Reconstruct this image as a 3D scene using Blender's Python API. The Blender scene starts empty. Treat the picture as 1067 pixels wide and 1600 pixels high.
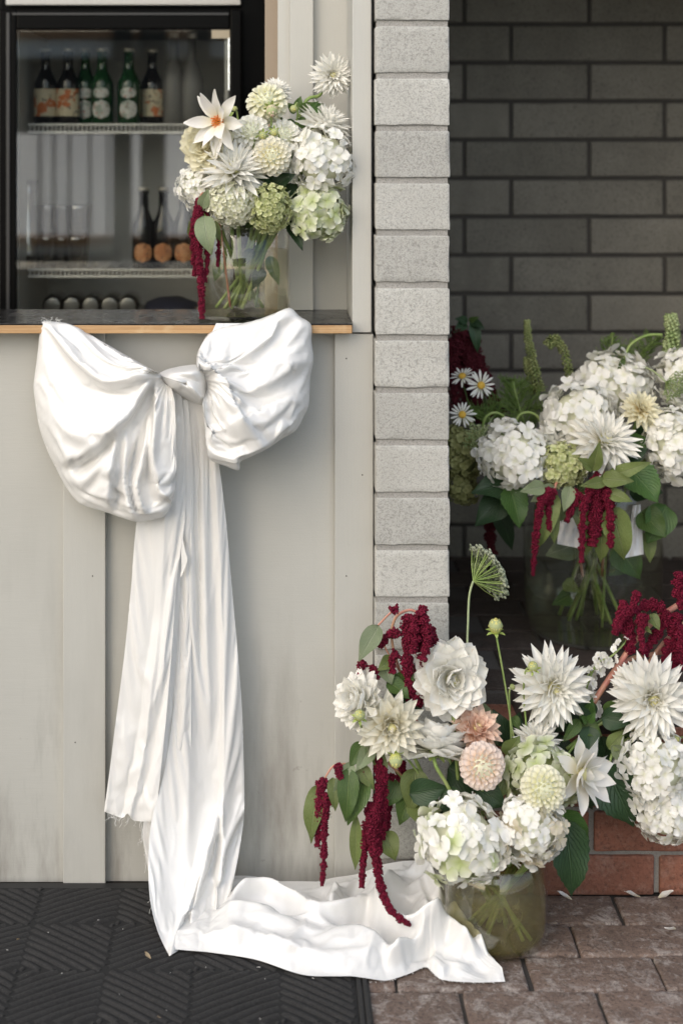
import bpy, bmesh, math, random
from mathutils import Vector, Matrix, Quaternion, noise
R = math.radians
PI = math.pi
rnd = random.Random(7)

# ------------------------------------------------------------------ camera, sky, sun, exposure
sc = bpy.context.scene
col = sc.collection
EYE = 1.4335                    # camera height in metres
CAMD = 2.8                      # distance camera to the face of the block pillar (world y = 0)
K = 0.00122 / CAMD              # metres per photo pixel and metre of distance
cam_d = bpy.data.cameras.new('camera')
cam = bpy.data.objects.new('camera', cam_d)
col.objects.link(cam)
cam.location = (0, -CAMD, EYE)
cam.rotation_euler = (R(90), 0, 0)
cam_d.sensor_fit = 'VERTICAL'
cam_d.sensor_height = 36.0
cam_d.lens = 36.0 / (1600 * K)
cam_d.shift_x = (533.5 - 420) / 1600.0
cam_d.shift_y = -(800 - 222) / 1600.0
cam_d.clip_end = 500
cam_d.dof.use_dof = True
cam_d.dof.focus_distance = 2.74
cam_d.dof.aperture_fstop = 2.4
sc.camera = cam

SUN_EL, SUN_AZ = R(34), R(-34)            # azimuth measured from the viewing side, negative = from the left
world = bpy.data.worlds.new('World')
sc.world = world
world.use_nodes = True
wn = world.node_tree
bg = wn.nodes['Background']
sky = wn.nodes.new('ShaderNodeTexSky')
sky.sky_type = 'NISHITA'
sky.sun_disc = False
sky.sun_elevation = SUN_EL
sky.sun_rotation = math.pi + SUN_AZ * -1
sky.air_density = 1.0
sky.dust_density = 2.0
sky.ozone_density = 0.5
wn.links.new(sky.outputs[0], bg.inputs[0])
bg.inputs[1].default_value = 0.14
sun_d = bpy.data.lights.new('sun', 'SUN')
sun_d.energy = 1.45
sun_d.angle = R(110)
sun_d.color = (1.0, 0.960, 0.875)
sun = bpy.data.objects.new('sun', sun_d)
col.objects.link(sun)
_sd = Vector((math.sin(SUN_AZ) * math.cos(SUN_EL), -math.cos(SUN_AZ) * math.cos(SUN_EL), math.sin(SUN_EL)))
sun.rotation_euler = _sd.to_track_quat('Z', 'Y').to_euler()
sc.view_settings.view_transform = 'Standard'
sc.view_settings.look = 'None'
sc.view_settings.exposure = 0.70
sc.view_settings.gamma = 1.0
sc.view_settings.use_curve_mapping = False
sc.cycles.max_bounces = 14
sc.cycles.transparent_max_bounces = 24
sc.cycles.transmission_bounces = 12
sc.cycles.use_denoising = True


# ------------------------------------------------------------------ helpers
def P(px, py, Y=0.0):
    """photo pixel + depth behind the pillar face -> world point"""
    s = K * (CAMD + Y)
    return Vector(((px - 420) * s, Y, EYE - (py - 222) * s))


def FL(px, py, z=0.0):
    """photo pixel on a level plane at height z -> world point"""
    D = (EYE - z) / (K * (py - 222))
    return Vector(((px - 420) * K * D, D - CAMD, z))


def S(Y):
    return K * (CAMD + Y)


MW = {}                        # world matrices of things and parts


def tag(o, label=None, cat=None, group=None, kind=None):
    if label: o['label'] = label
    if cat: o['category'] = cat
    if group: o['group'] = group
    if kind: o['kind'] = kind
    return o


def thing(name, label, cat, loc=(0, 0, 0), rot=None, group=None):
    o = bpy.data.objects.new(name, None)
    o.empty_display_size = 0.05
    m = Matrix.Translation(Vector(loc))
    if rot is not None:
        m = m @ rot.to_matrix().to_4x4()
    o.matrix_world = m
    col.objects.link(o)
    MW[o] = m
    return tag(o, label, cat, group)


def link(name, me, parent=None, m=None):
    """one object; m = matrix local to the parent"""
    o = bpy.data.objects.new(name, me)
    col.objects.link(o)
    if m is None: m = Matrix()
    if parent is not None:
        o.parent = parent
        MW[o] = MW[parent] @ m
    else:
        MW[o] = m
    o.matrix_basis = m
    return o


def mdata(name, vs, fs, mat=None, smooth=True, uv=None):
    me = bpy.data.meshes.new(name)
    me.from_pydata([tuple(v) for v in vs], [], fs)
    if smooth:
        me.polygons.foreach_set('use_smooth', [True] * len(me.polygons))
    if uv is not None:
        l = me.uv_layers.new(name='UVMap')
        vi = [0] * len(me.loops)
        me.loops.foreach_get('vertex_index', vi)
        flat = []
        for i in vi:
            flat.extend(uv[i])
        l.data.foreach_set('uv', flat)
    if mat: me.materials.append(mat)
    me.update()
    return me


def wpart(name, vs, fs, mat, parent=None, smooth=True, uv=None):
    """part given by world-space points; parented to a thing or part"""
    if parent is not None:
        inv = MW[parent].inverted()
        vs = [inv @ Vector(v) for v in vs]
    return link(name, mdata(name, vs, fs, mat, smooth, uv), parent)


def box_geo(x0, x1, y0, y1, z0, z1, bev=0.0):
    bm = bmesh.new()
    bmesh.ops.create_cube(bm, size=1.0)
    for v in bm.verts:
        v.co = Vector(((x0 + x1) / 2 + v.co.x * (x1 - x0), (y0 + y1) / 2 + v.co.y * (y1 - y0), (z0 + z1) / 2 + v.co.z * (z1 - z0)))
    if bev > 0:
        bmesh.ops.bevel(bm, geom=bm.edges[:], offset=bev, segments=2, affect='EDGES', profile=0.6)
    bm.verts.index_update()
    vs = [v.co.copy() for v in bm.verts]
    fs = [[v.index for v in f.verts] for f in bm.faces]
    bm.free()
    return vs, fs


def boxp(name, x0, x1, y0, y1, z0, z1, mat, parent=None, bev=0.0, smooth=False):
    vs, fs = box_geo(x0, x1, y0, y1, z0, z1, bev)
    return wpart(name, vs, fs, mat, parent, smooth)


def rough_block(name, w, d, h, mat, seed=0, r=0.004, amp=0.0012, nx=14, nz=8, ny=6, chip=0.0):
    """rounded block with worn, slightly uneven edges; centred on its middle"""
    hw, hd, hh = w / 2, d / 2, h / 2

    def coords(hl, n):
        c = [-hl, -hl + r * .35, -hl + r * 1.0]
        for i in range(1, n): c.append(-hl + r + (2 * hl - 2 * r) * i / n)
        return c + [hl - r, hl - r * .35, hl]
    X, Y, Z = coords(hw, nx), coords(hd, ny), coords(hh, nz)
    idx, vs, fs = {}, [], []

    def vid(p):
        k = (round(p[0], 6), round(p[1], 6), round(p[2], 6))
        if k not in idx:
            idx[k] = len(vs); vs.append(Vector(p))
        return idx[k]
    for A, B, f in ((X, Z, lambda a, b: (a, -hd, b)), (Z, X, lambda a, b: (b, hd, a)), (Y, X, lambda a, b: (b, a, -hh)), (X, Y, lambda a, b: (a, b, hh)), (Z, Y, lambda a, b: (-hw, b, a)), (Y, Z, lambda a, b: (hw, a, b))):
        for i in range(len(A) - 1):
            for j in range(len(B) - 1):
                fs.append([vid(f(A[i], B[j])), vid(f(A[i + 1], B[j])), vid(f(A[i + 1], B[j + 1])), vid(f(A[i], B[j + 1]))])
    off = Vector((seed * 7.13, seed * 3.7, seed * 1.9))
    for v in vs:
        q = Vector((max(-hw + r, min(hw - r, v.x)), max(-hd + r, min(hd - r, v.y)), max(-hh + r, min(hh - r, v.z))))
        n = v - q
        if n.length > 1e-7:
            nn = n.normalized() * r
            edge = 1.0 if sum(1 for c in n if abs(c) > 1e-7) > 1 else 0.35
            c = noise.noise(q * 38 + off)
            if chip and edge == 1.0 and c > 0.25: nn *= max(0.1, 1 - (c - 0.25) * chip)
            v.xyz = q + nn + noise.noise_vector(q * 60 + off) * amp * edge + noise.noise_vector(q * 14 + off) * amp * edge
    return mdata(name, vs, fs, mat, True)


def tube(pts, rad, n=8, caps=True):
    """tube along pts; rad a number or a list"""
    pts = [Vector(p) for p in pts]
    vs, fs = [], []
    up = None
    for i, p in enumerate(pts):
        t = (pts[min(i + 1, len(pts) - 1)] - pts[max(i - 1, 0)]).normalized()
        if up is None:
            up = t.orthogonal().normalized()
        else:
            up = (up - t * up.dot(t))
            up = up.normalized() if up.length > 1e-6 else t.orthogonal().normalized()
        b = t.cross(up)
        r = rad if isinstance(rad, (int, float)) else rad[i]
        for k in range(n):
            a = 2 * PI * k / n
            vs.append(p + (up * math.cos(a) + b * math.sin(a)) * r)
    for i in range(len(pts) - 1):
        for k in range(n):
            k2 = (k + 1) % n
            fs.append([i * n + k, i * n + k2, (i + 1) * n + k2, (i + 1) * n + k])
    if caps:
        fs.append(list(range(n))[::-1]); fs.append([(len(pts) - 1) * n + k for k in range(n)])
    return vs, fs


def lathe(prof, n=32, c=(0, 0, 0)):
    """prof = [(r, z)...]; closes on the axis where r == 0"""
    vs, fs, rings = [], [], []
    for r, z in prof:
        if r < 1e-6:
            rings.append([len(vs)]); vs.append(Vector((c[0], c[1], c[2] + z)))
        else:
            rings.append(list(range(len(vs), len(vs) + n)))
            for k in range(n):
                a = 2 * PI * k / n
                vs.append(Vector((c[0] + r * math.cos(a), c[1] + r * math.sin(a), c[2] + z)))
    for A, B in zip(rings, rings[1:]):
        for k in range(n):
            k2 = (k + 1) % n
            if len(A) == 1 and len(B) == 1: continue
            if len(A) == 1: fs.append([A[0], B[k2], B[k]])
            elif len(B) == 1: fs.append([A[k], A[k2], B[0]])
            else: fs.append([A[k], A[k2], B[k2], B[k]])
    return vs, fs


def merge(geos):
    vs, fs = [], []
    for v, f in geos:
        o = len(vs)
        vs.extend(v); fs.extend([[i + o for i in q] for q in f])
    return vs, fs


def catmull(pts, n):
    """n samples on a Catmull-Rom curve through pts (tuples of any length)"""
    m = len(pts) - 1
    out = []
    for i in range(n):
        u = i / (n - 1) * m
        k = min(int(u), m - 1)
        t = u - k
        p0, p1, p2, p3 = pts[max(k - 1, 0)], pts[k], pts[k + 1], pts[min(k + 2, m)]
        out.append(tuple(.5 * (2 * b + (c - a) * t + (2 * a - 5 * b + 4 * c - d) * t * t + (-a + 3 * b - 3 * c + d) * t ** 3) for a, b, c, d in zip(p0, p1, p2, p3)))
    return out


def lerp(a, b, t): return a + (b - a) * t


# ------------------------------------------------------------------ materials
class G:
    def __init__(s, name):
        s.m = bpy.data.materials.new(name)
        s.m.use_nodes = True
        s.t = s.m.node_tree
        s.t.nodes.clear()

    def n(s, typ, ins=None, **props):
        nd = s.t.nodes.new('ShaderNode' + typ)
        for k, v in props.items(): setattr(nd, k, v)
        for k, v in (ins or {}).items():
            if isinstance(v, bpy.types.NodeSocket): s.t.links.new(v, nd.inputs[k])
            else:
                if isinstance(v, tuple) and len(v) == 3 and nd.inputs[k].type == 'RGBA': v = v + (1,)
                nd.inputs[k].default_value = v
        return nd

    def ramp(s, fac, stops, interp='LINEAR'):
        nd = s.t.nodes.new('ShaderNodeValToRGB')
        s.t.links.new(fac, nd.inputs[0])
        e = nd.color_ramp.elements
        nd.color_ramp.interpolation = interp
        while len(e) < len(stops): e.new(0.5)
        for el, (p, c) in zip(e, stops):
            el.position = p
            el.color = (c, c, c, 1) if isinstance(c, (int, float)) else tuple(c) + (1,)
        return nd.outputs[0]

    def mix(s, fac, a, b, blend='MIX'):
        nd = s.t.nodes.new('ShaderNodeMix')
        nd.data_type = 'RGBA'; nd.blend_type = blend
        for i, v in ((0, fac), (6, a), (7, b)):
            if isinstance(v, bpy.types.NodeSocket): s.t.links.new(v, nd.inputs[i])
            else: nd.inputs[i].default_value = (tuple(v) + (1,)) if isinstance(v, tuple) else v
        return nd.outputs[2]

    def obj(s): return s.n('TexCoord').outputs['Object']
    def uv(s): return s.n('TexCoord').outputs['UV']

    def noise(s, scale, detail=4, vec=None, rough=.55, dist=0.0):
        ins = {'Scale': scale, 'Detail': detail, 'Roughness': rough, 'Distortion': dist}
        if vec is not None: ins['Vector'] = vec
        return s.n('TexNoise', ins).outputs[0]

    def shift(s, amount=30.0, scale=(1, 1, 1)):
        """object coordinates moved by the object's own random number, so that copies differ"""
        r = s.n('ObjectInfo').outputs['Random']
        mu = s.n('Math', {0: r, 1: amount}, operation='MULTIPLY').outputs[0]
        cx = s.n('CombineXYZ', {0: mu, 1: mu, 2: mu}).outputs[0]
        mp = s.n('Mapping', {'Vector': s.obj(), 'Location': cx, 'Scale': scale})
        return mp.outputs[0]

    def schlick(s, f0, k=.9):
        lw = s.n('LayerWeight', {'Blend': .5}).outputs['Facing']
        p = s.n('Math', {0: lw, 1: 5.0}, operation='POWER').outputs[0]
        m = s.n('Math', {0: p, 1: k}, operation='MULTIPLY').outputs[0]
        return s.n('Math', {0: m, 1: f0}, operation='ADD').outputs[0]

    def rand(s): return s.n('ObjectInfo').outputs['Random']

    def bump(s, h, strength=.3, dist=.002):
        return s.n('Bump', {'Height': h, 'Strength': strength, 'Distance': dist}).outputs[0]

    def out(s, color, rough=.6, normal=None, **kw):
        ins = {'Base Color': color, 'Roughness': rough}
        if normal is not None: ins['Normal'] = normal
        for k, v in kw.items(): ins[k.replace('_', ' ')] = v
        b = s.n('BsdfPrincipled', ins)
        s.n('OutputMaterial', {'Surface': b.outputs[0]})
        return s.m


def plain(name, c, rough=.5, **kw):
    return G(name).out(tuple(c), rough, **kw)


def m_block(name, light, dark, pit, speck=1.0):
    g = G(name)
    v = g.shift(40)
    big = g.noise(9, 4, v)
    fine = g.noise(420, 3, v, .6)
    mid = g.noise(210, 4, v, .7)
    c = g.mix(g.ramp(big, [(.3, 0), (.7, 1)]), light, dark)
    c = g.mix(g.ramp(fine, [(.38, 1), (.5, 0)]), c, tuple(x * .62 for x in light))
    c = g.mix(g.ramp(mid, [(.55, 0), (.66, speck)]), c, pit)
    c = g.mix(.6, c, g.ramp(g.rand(), [(0, .62), (1, 1.0)]), 'MULTIPLY')
    h = g.mix(.6, fine, g.ramp(mid, [(.5, 1), (.66, 0)]))
    return g.out(c, .93, g.bump(h, .45, .002))


def m_brick(name, c1, c2, bloom, amt):
    g = G(name)
    v = g.shift(40)
    c = g.mix(g.rand(), c1, c2)
    c = g.mix(g.ramp(g.noise(14, 5, v), [(.4, 0), (.75, .75)]), c, tuple(x * .45 for x in c1))
    c = g.mix(g.ramp(g.noise(22, 7, v, .75, .6), [(.5, 0), (.66, amt)]), c, bloom)
    c = g.mix(g.ramp(g.noise(150, 4, v, .7), [(.50, 0), (.66, .75)]), c, tuple(x * .45 for x in c2))
    c = g.mix(g.ramp(g.noise(70, 5, v, .75, .4), [(.56, 0), (.68, amt * .8)]), c, bloom)
    return g.out(c, .85, g.bump(g.mix(.5, g.noise(160, 4, v), g.noise(35, 5, v)), 1.0, .005))


def m_paint(name, c, grain=(6, 6, 160), dirt=0.0):
    g = G(name)
    v = g.shift(20)
    mp = g.n('Mapping', {'Vector': g.shift(20), 'Scale': grain}).outputs[0]
    gr = g.noise(3, 4, mp)
    fine = g.noise(420, 2, v)
    cc = g.mix(g.ramp(g.noise(3.5, 5, v), [(.3, 0), (.75, .5)]), c, tuple(x * .82 for x in c))
    cc = g.mix(g.ramp(gr, [(.45, 0), (.75, .2)]), cc, tuple(x * .84 for x in c))
    if dirt:
        geo = g.n('NewGeometry').outputs['Position']
        sx = g.n('SeparateXYZ', {0: geo})
        st = g.n('Mapping', {'Vector': geo, 'Scale': (9, 9, 1.6)}).outputs[0]
        low = g.ramp(sx.outputs[2], [(.02, 1), (.45, .3), (.8, 0)])
        d = g.n('Math', {0: g.ramp(g.noise(1.3, 6, st, .65), [(.47, 0), (.72, 1)]), 1: low}, operation='MULTIPLY').outputs[0]
        cc = g.mix(g.n('Math', {0: d, 1: dirt}, operation='MULTIPLY').outputs[0], cc, (.16, .145, .125))
        sp = g.n('Math', {0: g.ramp(g.noise(30, 3, geo, .7), [(.7, 0), (.76, 1)]), 1: low}, operation='MULTIPLY').outputs[0]
        cc = g.mix(g.n('Math', {0: sp, 1: .45}, operation='MULTIPLY').outputs[0], cc, (.13, .11, .095))
    return g.out(cc, .55, g.bump(g.mix(.5, gr, fine), .25, .0015))


M = {}
M['block'] = m_block('pale_concrete_block', (.53, .523, .482), (.46, .452, .413), (.26, .252, .227), .85)
M['block_dark'] = m_block('grey_concrete_block', (.225, .215, .183), (.16, .152, .128), (.06, .056, .048), .9)
M['mortar'] = m_block('pale_mortar', (.40, .385, .355), (.33, .32, .295), (.24, .23, .215), .3)
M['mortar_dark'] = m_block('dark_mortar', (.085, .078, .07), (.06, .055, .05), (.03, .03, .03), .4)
M['mortar_step'] = m_block('grey_step_mortar', (.30, .28, .25), (.22, .205, .185), (.14, .13, .12), .4)
M['brick_red'] = m_brick('red_clay_brick', (.27, .108, .066), (.205, .082, .052), (.42, .33, .27), .22)
M['paver'] = m_brick('weathered_clay_paver', (.20, .138, .106), (.115, .082, .065), (.40, .36, .325), .75)
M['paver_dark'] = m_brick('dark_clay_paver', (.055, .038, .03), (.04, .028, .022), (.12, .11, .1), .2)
M['sand'] = m_block('jointing_sand', (.075, .066, .057), (.045, .04, .035), (.02, .018, .016), .6)
M['paint'] = m_paint('warm_grey_paint', (.445, .440, .402), (6, 6, 130), .9)
M['paint_v'] = m_paint('warm_grey_batten_paint', (.455, .450, .412), (130, 130, 5), .3)
M['tan'] = m_paint('tan_timber', (.30, .24, .175), (120, 120, 5))
M['black'] = plain('black_laminate', (.012, .012, .013), .18)
M['frame'] = plain('black_fridge_frame', (.004, .004, .004), .3, Specular_IOR_Level=.05)
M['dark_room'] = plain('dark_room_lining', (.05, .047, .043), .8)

# ------------------------------------------------------------------ setting
vs, fs = box_geo(-60, 60, -60, 60, -.5, -.06)
tag(wpart('ground', vs, fs, M['sand'], None, False), kind='structure')

# paved ground: a bed with clay pavers laid on it
bed = tag(boxp('paving', -3.0, 3.0, -6.0, 0.35, -.06, -.008, M['sand']), kind='structure')
pv = [rough_block('paver', .223, .101, .05, M['paver'], s, .005, .0016, 8, 3, 5, .6) for s in range(6)]
for r in range(24):
    y = -.0525 - .105 * r
    off = (.652, .549, .446, .324)[r] if r < 4 else .1 * (r % 3) + rnd.uniform(-.02, .02)
    if r >= 9: break
    x = off - .228 * 8
    while x < 1.6:
        o = link('paver', rnd.choice(pv), bed, Matrix.Translation((x + .114 + rnd.uniform(-.002, .002), y + rnd.uniform(-.0015, .0015), -.025 + rnd.uniform(-.0025, .0015))) @ Matrix.Rotation(R(rnd.uniform(-.5, .5)), 4, 'Z') @ Matrix.Rotation(R(rnd.choice((0, 180))), 4, 'Z'))
        x += .228

# raised porch floor of the alcove
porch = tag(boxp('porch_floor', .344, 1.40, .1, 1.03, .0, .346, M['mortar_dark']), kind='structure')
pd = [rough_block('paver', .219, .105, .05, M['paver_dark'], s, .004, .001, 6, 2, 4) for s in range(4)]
for r in range(10):
    x = .36 + (.114 if r % 2 else 0) - .114
    while x < 1.35:
        if x > .33:
            link('paver', rnd.choice(pd), porch, Matrix.Translation((x + .114, 0.052 + .113 * r, .327)) @ Matrix.Scale(1.0, 4))
        x += .228

# brick riser in front of the porch
step = thing('brick_step', 'low red brick riser with grey mortar joints below the dark alcove', 'step', (.87, 0, 0))
boxp('mortar', .346, 1.38, .007, .098, 0, .318, M['mortar_step'], step)
bk = [rough_block('brick', .230, .10, .076, M['brick_red'], s + 20, .005, .0014, 9, 4, 3, .8) for s in range(6)]
for c, z in enumerate((.034, .118, .202, .286)):
    x0 = (P(1026, 0, 0).x, P(924, 0, 0).x)[c % 2] - .24 * 3
    for i in range(8):
        x = x0 + .24 * i + .12
        a, b = max(x - .115, .349), min(x + .115, 1.378)
        if b - a < .02: continue
        link('brick', rnd.choice(bk), step, Matrix.Translation(((a + b) / 2 - .87, .05 + rnd.uniform(-.001, .001), z + rnd.uniform(-.001, .001))) @ Matrix.Diagonal(((b - a) / .23, 1, 1, 1)))

# pillar: the end of the dividing wall, one block wide
pil = thing('block_pillar', 'pale speckled concrete block pillar beside the grey boarded wall', 'pillar', (.2739, 0, 0))
X0, X1 = P(587, 0).x, P(702, 0).x
boxp('mortar', X0 + .003, X1 - .003, .0042, 1.03, 0, 2.3, M['mortar'], pil)
pb = [rough_block('block', X1 - X0, .39, .0880, M['block'], s + 40, .0026, .0016, 16, 9, 6, 1.6) for s in range(8)]
z = P(0, 36).z
zs = [P(0, 36).z - .1 * i - .05 for i in range(-4, 21)]
for i, z in enumerate(zs):
    if z < -.03: continue
    for k in range(3):
        y0 = k * .4 - (.2 if i % 2 and k else 0)
        L = .39 if not (i % 2 and k == 0) else .19
        yc = y0 + L / 2
        o = link('block', pb[(i * 5 + k * 3) % 8], pil, Matrix.Translation((rnd.uniform(-.001, .001), yc + rnd.uniform(-.0012, .0012) + (.002 if k else 0), z)) @ Matrix.Diagonal((1, L / .39, 1, 1)))
        if i % 2 and k == 2:
            link('block', pb[(i * 5 + 4) % 8], pil, Matrix.Translation((0, .902, z)) @ Matrix.Diagonal((1, .19 / .39, 1, 1)))

# back wall of the alcove
YB = 1.03
bw = thing('block_wall', 'dark grey long concrete block wall at the back of the alcove', 'wall', (.85, YB, .344))
boxp('mortar', .30, 1.45, YB + .009, YB + .1, .2, 2.2, M['mortar_dark'], bw)
bb = [rough_block('block', .39, .09, .09, M['block_dark'], s + 60, .0035, .0012, 12, 4, 2, .4) for s in range(7)]
sB = S(YB)
zr = P(0, 38.0, YB).z
for i in range(-4, 17):
    zc = zr - .1005 * i - .05
    if zc < .30: continue
    odd = i % 2
    j = [725, 920, 1160, 1400] if odd else [680, 798, 1038, 1278]
    xs = [(q - 420) * sB for q in j]
    xs = [.30] + [q for q in xs if q > .36] + [1.46]
    for a, b in zip(xs, xs[1:]):
        b = min(b, 1.46)
        if b - a < .03: continue
        link('block', rnd.choice(bb), bw, Matrix.Translation(((a + b) / 2 - .85, .045 + rnd.uniform(-.0008, .0008), zc - .344)) @ Matrix.Diagonal(((b - a - .01) / .39, 1, 1, 1)))
# unseen side wall, lintel and roof of the alcove, added to keep it dark
sw = thing('alcove_side_wall', 'unseen dark block side wall shading the alcove on the right', 'wall', (1.25, 0, 0))
boxp('wall_face', 1.385, 1.55, .0, YB, 0, 2.3, M['block_dark'], sw)
lin = thing('lintel', 'unseen dark concrete lintel and soffit shading the alcove opening', 'lintel', (.85, 0, 2.0))
boxp('beam', .35, 1.55, .0, .2, 1.98, 2.5, M['block'], lin)
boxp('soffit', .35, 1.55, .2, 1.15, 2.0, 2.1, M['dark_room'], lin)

# boarded wall below and beside the serving hatch
YW = .055
wall = thing('boarded_wall', 'warm grey painted board and batten wall under the serving hatch', 'wall', (-.3, YW, 0))
zb = P(0, 1378, YW).z
zc = P(0, 514, YW).z
xe = P(583, 0, YW).x
boxp('board', -1.6, P(132, 0, YW).x, YW, YW + .03, zb, zc, M['paint'], wall)
boxp('board', P(132, 0, YW).x + .0015, P(540, 0, YW).x, YW + .001, YW + .03, zb + .001, zc, M['paint'], wall)
for a, b, zt, zl in ((99, 165, 514, 1384), (523, 583, 521.5, 1376)):
    boxp('batten', P(a, 0, YW - .018).x, P(b, 0, YW - .018).x, YW - .018, YW - .0005, P(0, zl, YW - .018).z, P(0, zt, YW - .018).z, M['paint_v'], wall, .0015)
boxp('batten', P(-330, 0, YW).x, P(-265, 0, YW).x, YW - .018, YW - .0005, P(0, 1384, YW - .018).z, zc, M['paint_v'], wall, .0015)
for px_, py_ in ((541, 560), (566, 742), (541, 900), (563, 1082), (540, 1262), (120, 640), (145, 900), (118, 1160)):
    q = P(px_, py_, YW - .0185)
    wpart('nail_head', [q + Vector((v.x, v.z, v.y)) for v in lathe([(0, -.0006), (.0013, -.0006), (.0013, .0006), (0, .0006)], 8)[0]], lathe([(0, -.0006), (.0013, -.0006), (.0013, .0006), (0, .0006)], 8)[1], M['mortar_dark'], wall)
boxp('footing', -1.6, xe - .004, YW + .012, YW + .06, -.01, zb - .0015, plain('dark_footing', (.02, .019, .018), .7), wall)
# peeling white strip on the footing
g = G('flaking_white_paint')
M['flake'] = g.out(g.mix(g.ramp(g.noise(40, 6, g.obj(), .7), [(.45, 0), (.55, 1)]), (.04, .038, .036), (.62, .61, .6)), .8)
boxp('paint_strip', P(8, 0, YW).x, P(92, 0, YW).x, YW + .008, YW + .0115, .008, zb - .006, M['flake'], wall, .001)

# wall above the counter, set back behind it, with the hatch opening
YU = .235
up = thing('hatch_surround', 'grey boarded reveal with battens to the right of the serving hatch', 'wall', (.1, YU, 1.06))
zct = P(0, 506, 0).z
boxp('board', P(452, 0, YU).x, P(585, 0, YU).x, YU, YU + .03, zct, 2.5, M['paint_v'], up)
boxp('batten', P(453, 0, YU - .02).x, P(489.5, 0, YU - .02).x, YU - .02, YU - .0005, zct + .001, 2.5, M['paint_v'], up, .0015)
boxp('jamb', P(434, 0, YU + .03).x, P(454, 0, YU + .03).x, YU + .005, YU + .10, zct - .2, 2.5, M['paint_v'], up, .001)
boxp('jamb_lining', P(414, 0, YU + .1).x, P(436, 0, YU + .1).x, YU + .085, YU + .16, zct - .2, 2.5, M['tan'], up, .001)
boxp('corner_trim', P(550.5, 0, .03).x, P(580, 0, .03).x, .03, YU - .001, P(0, 519.5, .03).z, 2.5, M['paint_v'], up, .0015)
boxp('return_trim', P(580.5, 0, .06).x, X0 - .001, .075, YU, 1.0, 2.5, M['paint_v'], up)
boxp('header', -1.6, X0, YU - .1, YU + .1, 2.12, 2.6, M['paint'], up)

# counter: ply sheet with black laminate
ctr = thing('serving_counter', 'plywood counter edge with black laminate top along the hatch', 'counter', (-.3, 0, 1.06))
g = G('plywood_edge')
mp = g.n('Mapping', {'Vector': g.obj(), 'Scale': (1.4, 20, 170)}).outputs[0]
lay = g.noise(3, 3, mp)
cx = g.mix(g.ramp(lay, [(.35, 0), (.65, 1)]), (.50, .32, .155), (.36, .20, .085))
mp2 = g.n('Mapping', {'Vector': g.obj(), 'Scale': (22, 20, 130)}).outputs[0]
cx = g.mix(g.ramp(g.noise(2.2, 3, mp2), [(.69, 0), (.73, 1)]), cx, (.03, .016, .008))
cx = g.mix(g.ramp(g.noise(30, 3, g.obj()), [(.55, 0), (.7, .4)]), cx, (.58, .42, .24))
M['ply'] = g.out(cx, .6, g.bump(lay, .3, .001))
zt = P(0, 505.5, 0).z
cr = P(550, 0, 0).x
boxp('ply_edge', -1.6, cr, 0, .238, P(0, 521, 0).z, zt - .003, M['ply'], ctr, .001)
g = G('scuffed_black_laminate')
M['lam'] = g.out(g.mix(g.ramp(g.noise(18, 5, g.obj()), [(.5, 0), (.75, .5)]), (.007, .007, .0075), (.016, .0155, .015)), g.ramp(g.noise(25, 5, g.obj()), [(.35, .16), (.7, .32)]))
boxp('laminate', -1.6, cr + .0005, -.0006, .2375, zt - .003, zt, M['lam'], ctr, .0006)

# mat
MATX = .170
mat_o = thing('door_mat', 'charcoal ribbed entrance mat lying on the brick paving', 'mat', (-.5, -.4, 0))
g = G('charcoal_mat_fibre')
v = g.obj()
cm = g.mix(g.ramp(g.noise(260, 4, v, .7), [(.35, 0), (.7, 1)]), (.012, .0115, .011), (.034, .0325, .031))
cm = g.mix(g.ramp(g.noise(6, 5, v), [(.45, 0), (.75, .35)]), cm, (.045, .043, .040))
cm = g.mix(g.ramp(g.noise(120, 2, v), [(.77, 0), (.79, .5)]), cm, (.2, .19, .17))
M['mat'] = g.out(cm, .95, g.bump(g.noise(500, 3, v), .8, .003))
M['mat_dark'] = plain('black_mat_base', (.009, .009, .0085), .95)
M['rubber'] = plain('black_rubber', (.016, .016, .016), .55)
boxp('mat_base', -1.7, MATX, -1.6, .035, -.006, .004, M['rubber'], mat_o, .002)
boxp('pile', -1.69, MATX - .024, -1.59, .012, .003, .006, M['mat_dark'], mat_o, .001)
for k in range(2):
    boxp('border_rib', MATX - .0215 + k * .0105, MATX - .0135 + k * .0105, -1.59, .03, .003, .0085, M['mat'], mat_o, .002)
geos = []
cell = .150
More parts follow.
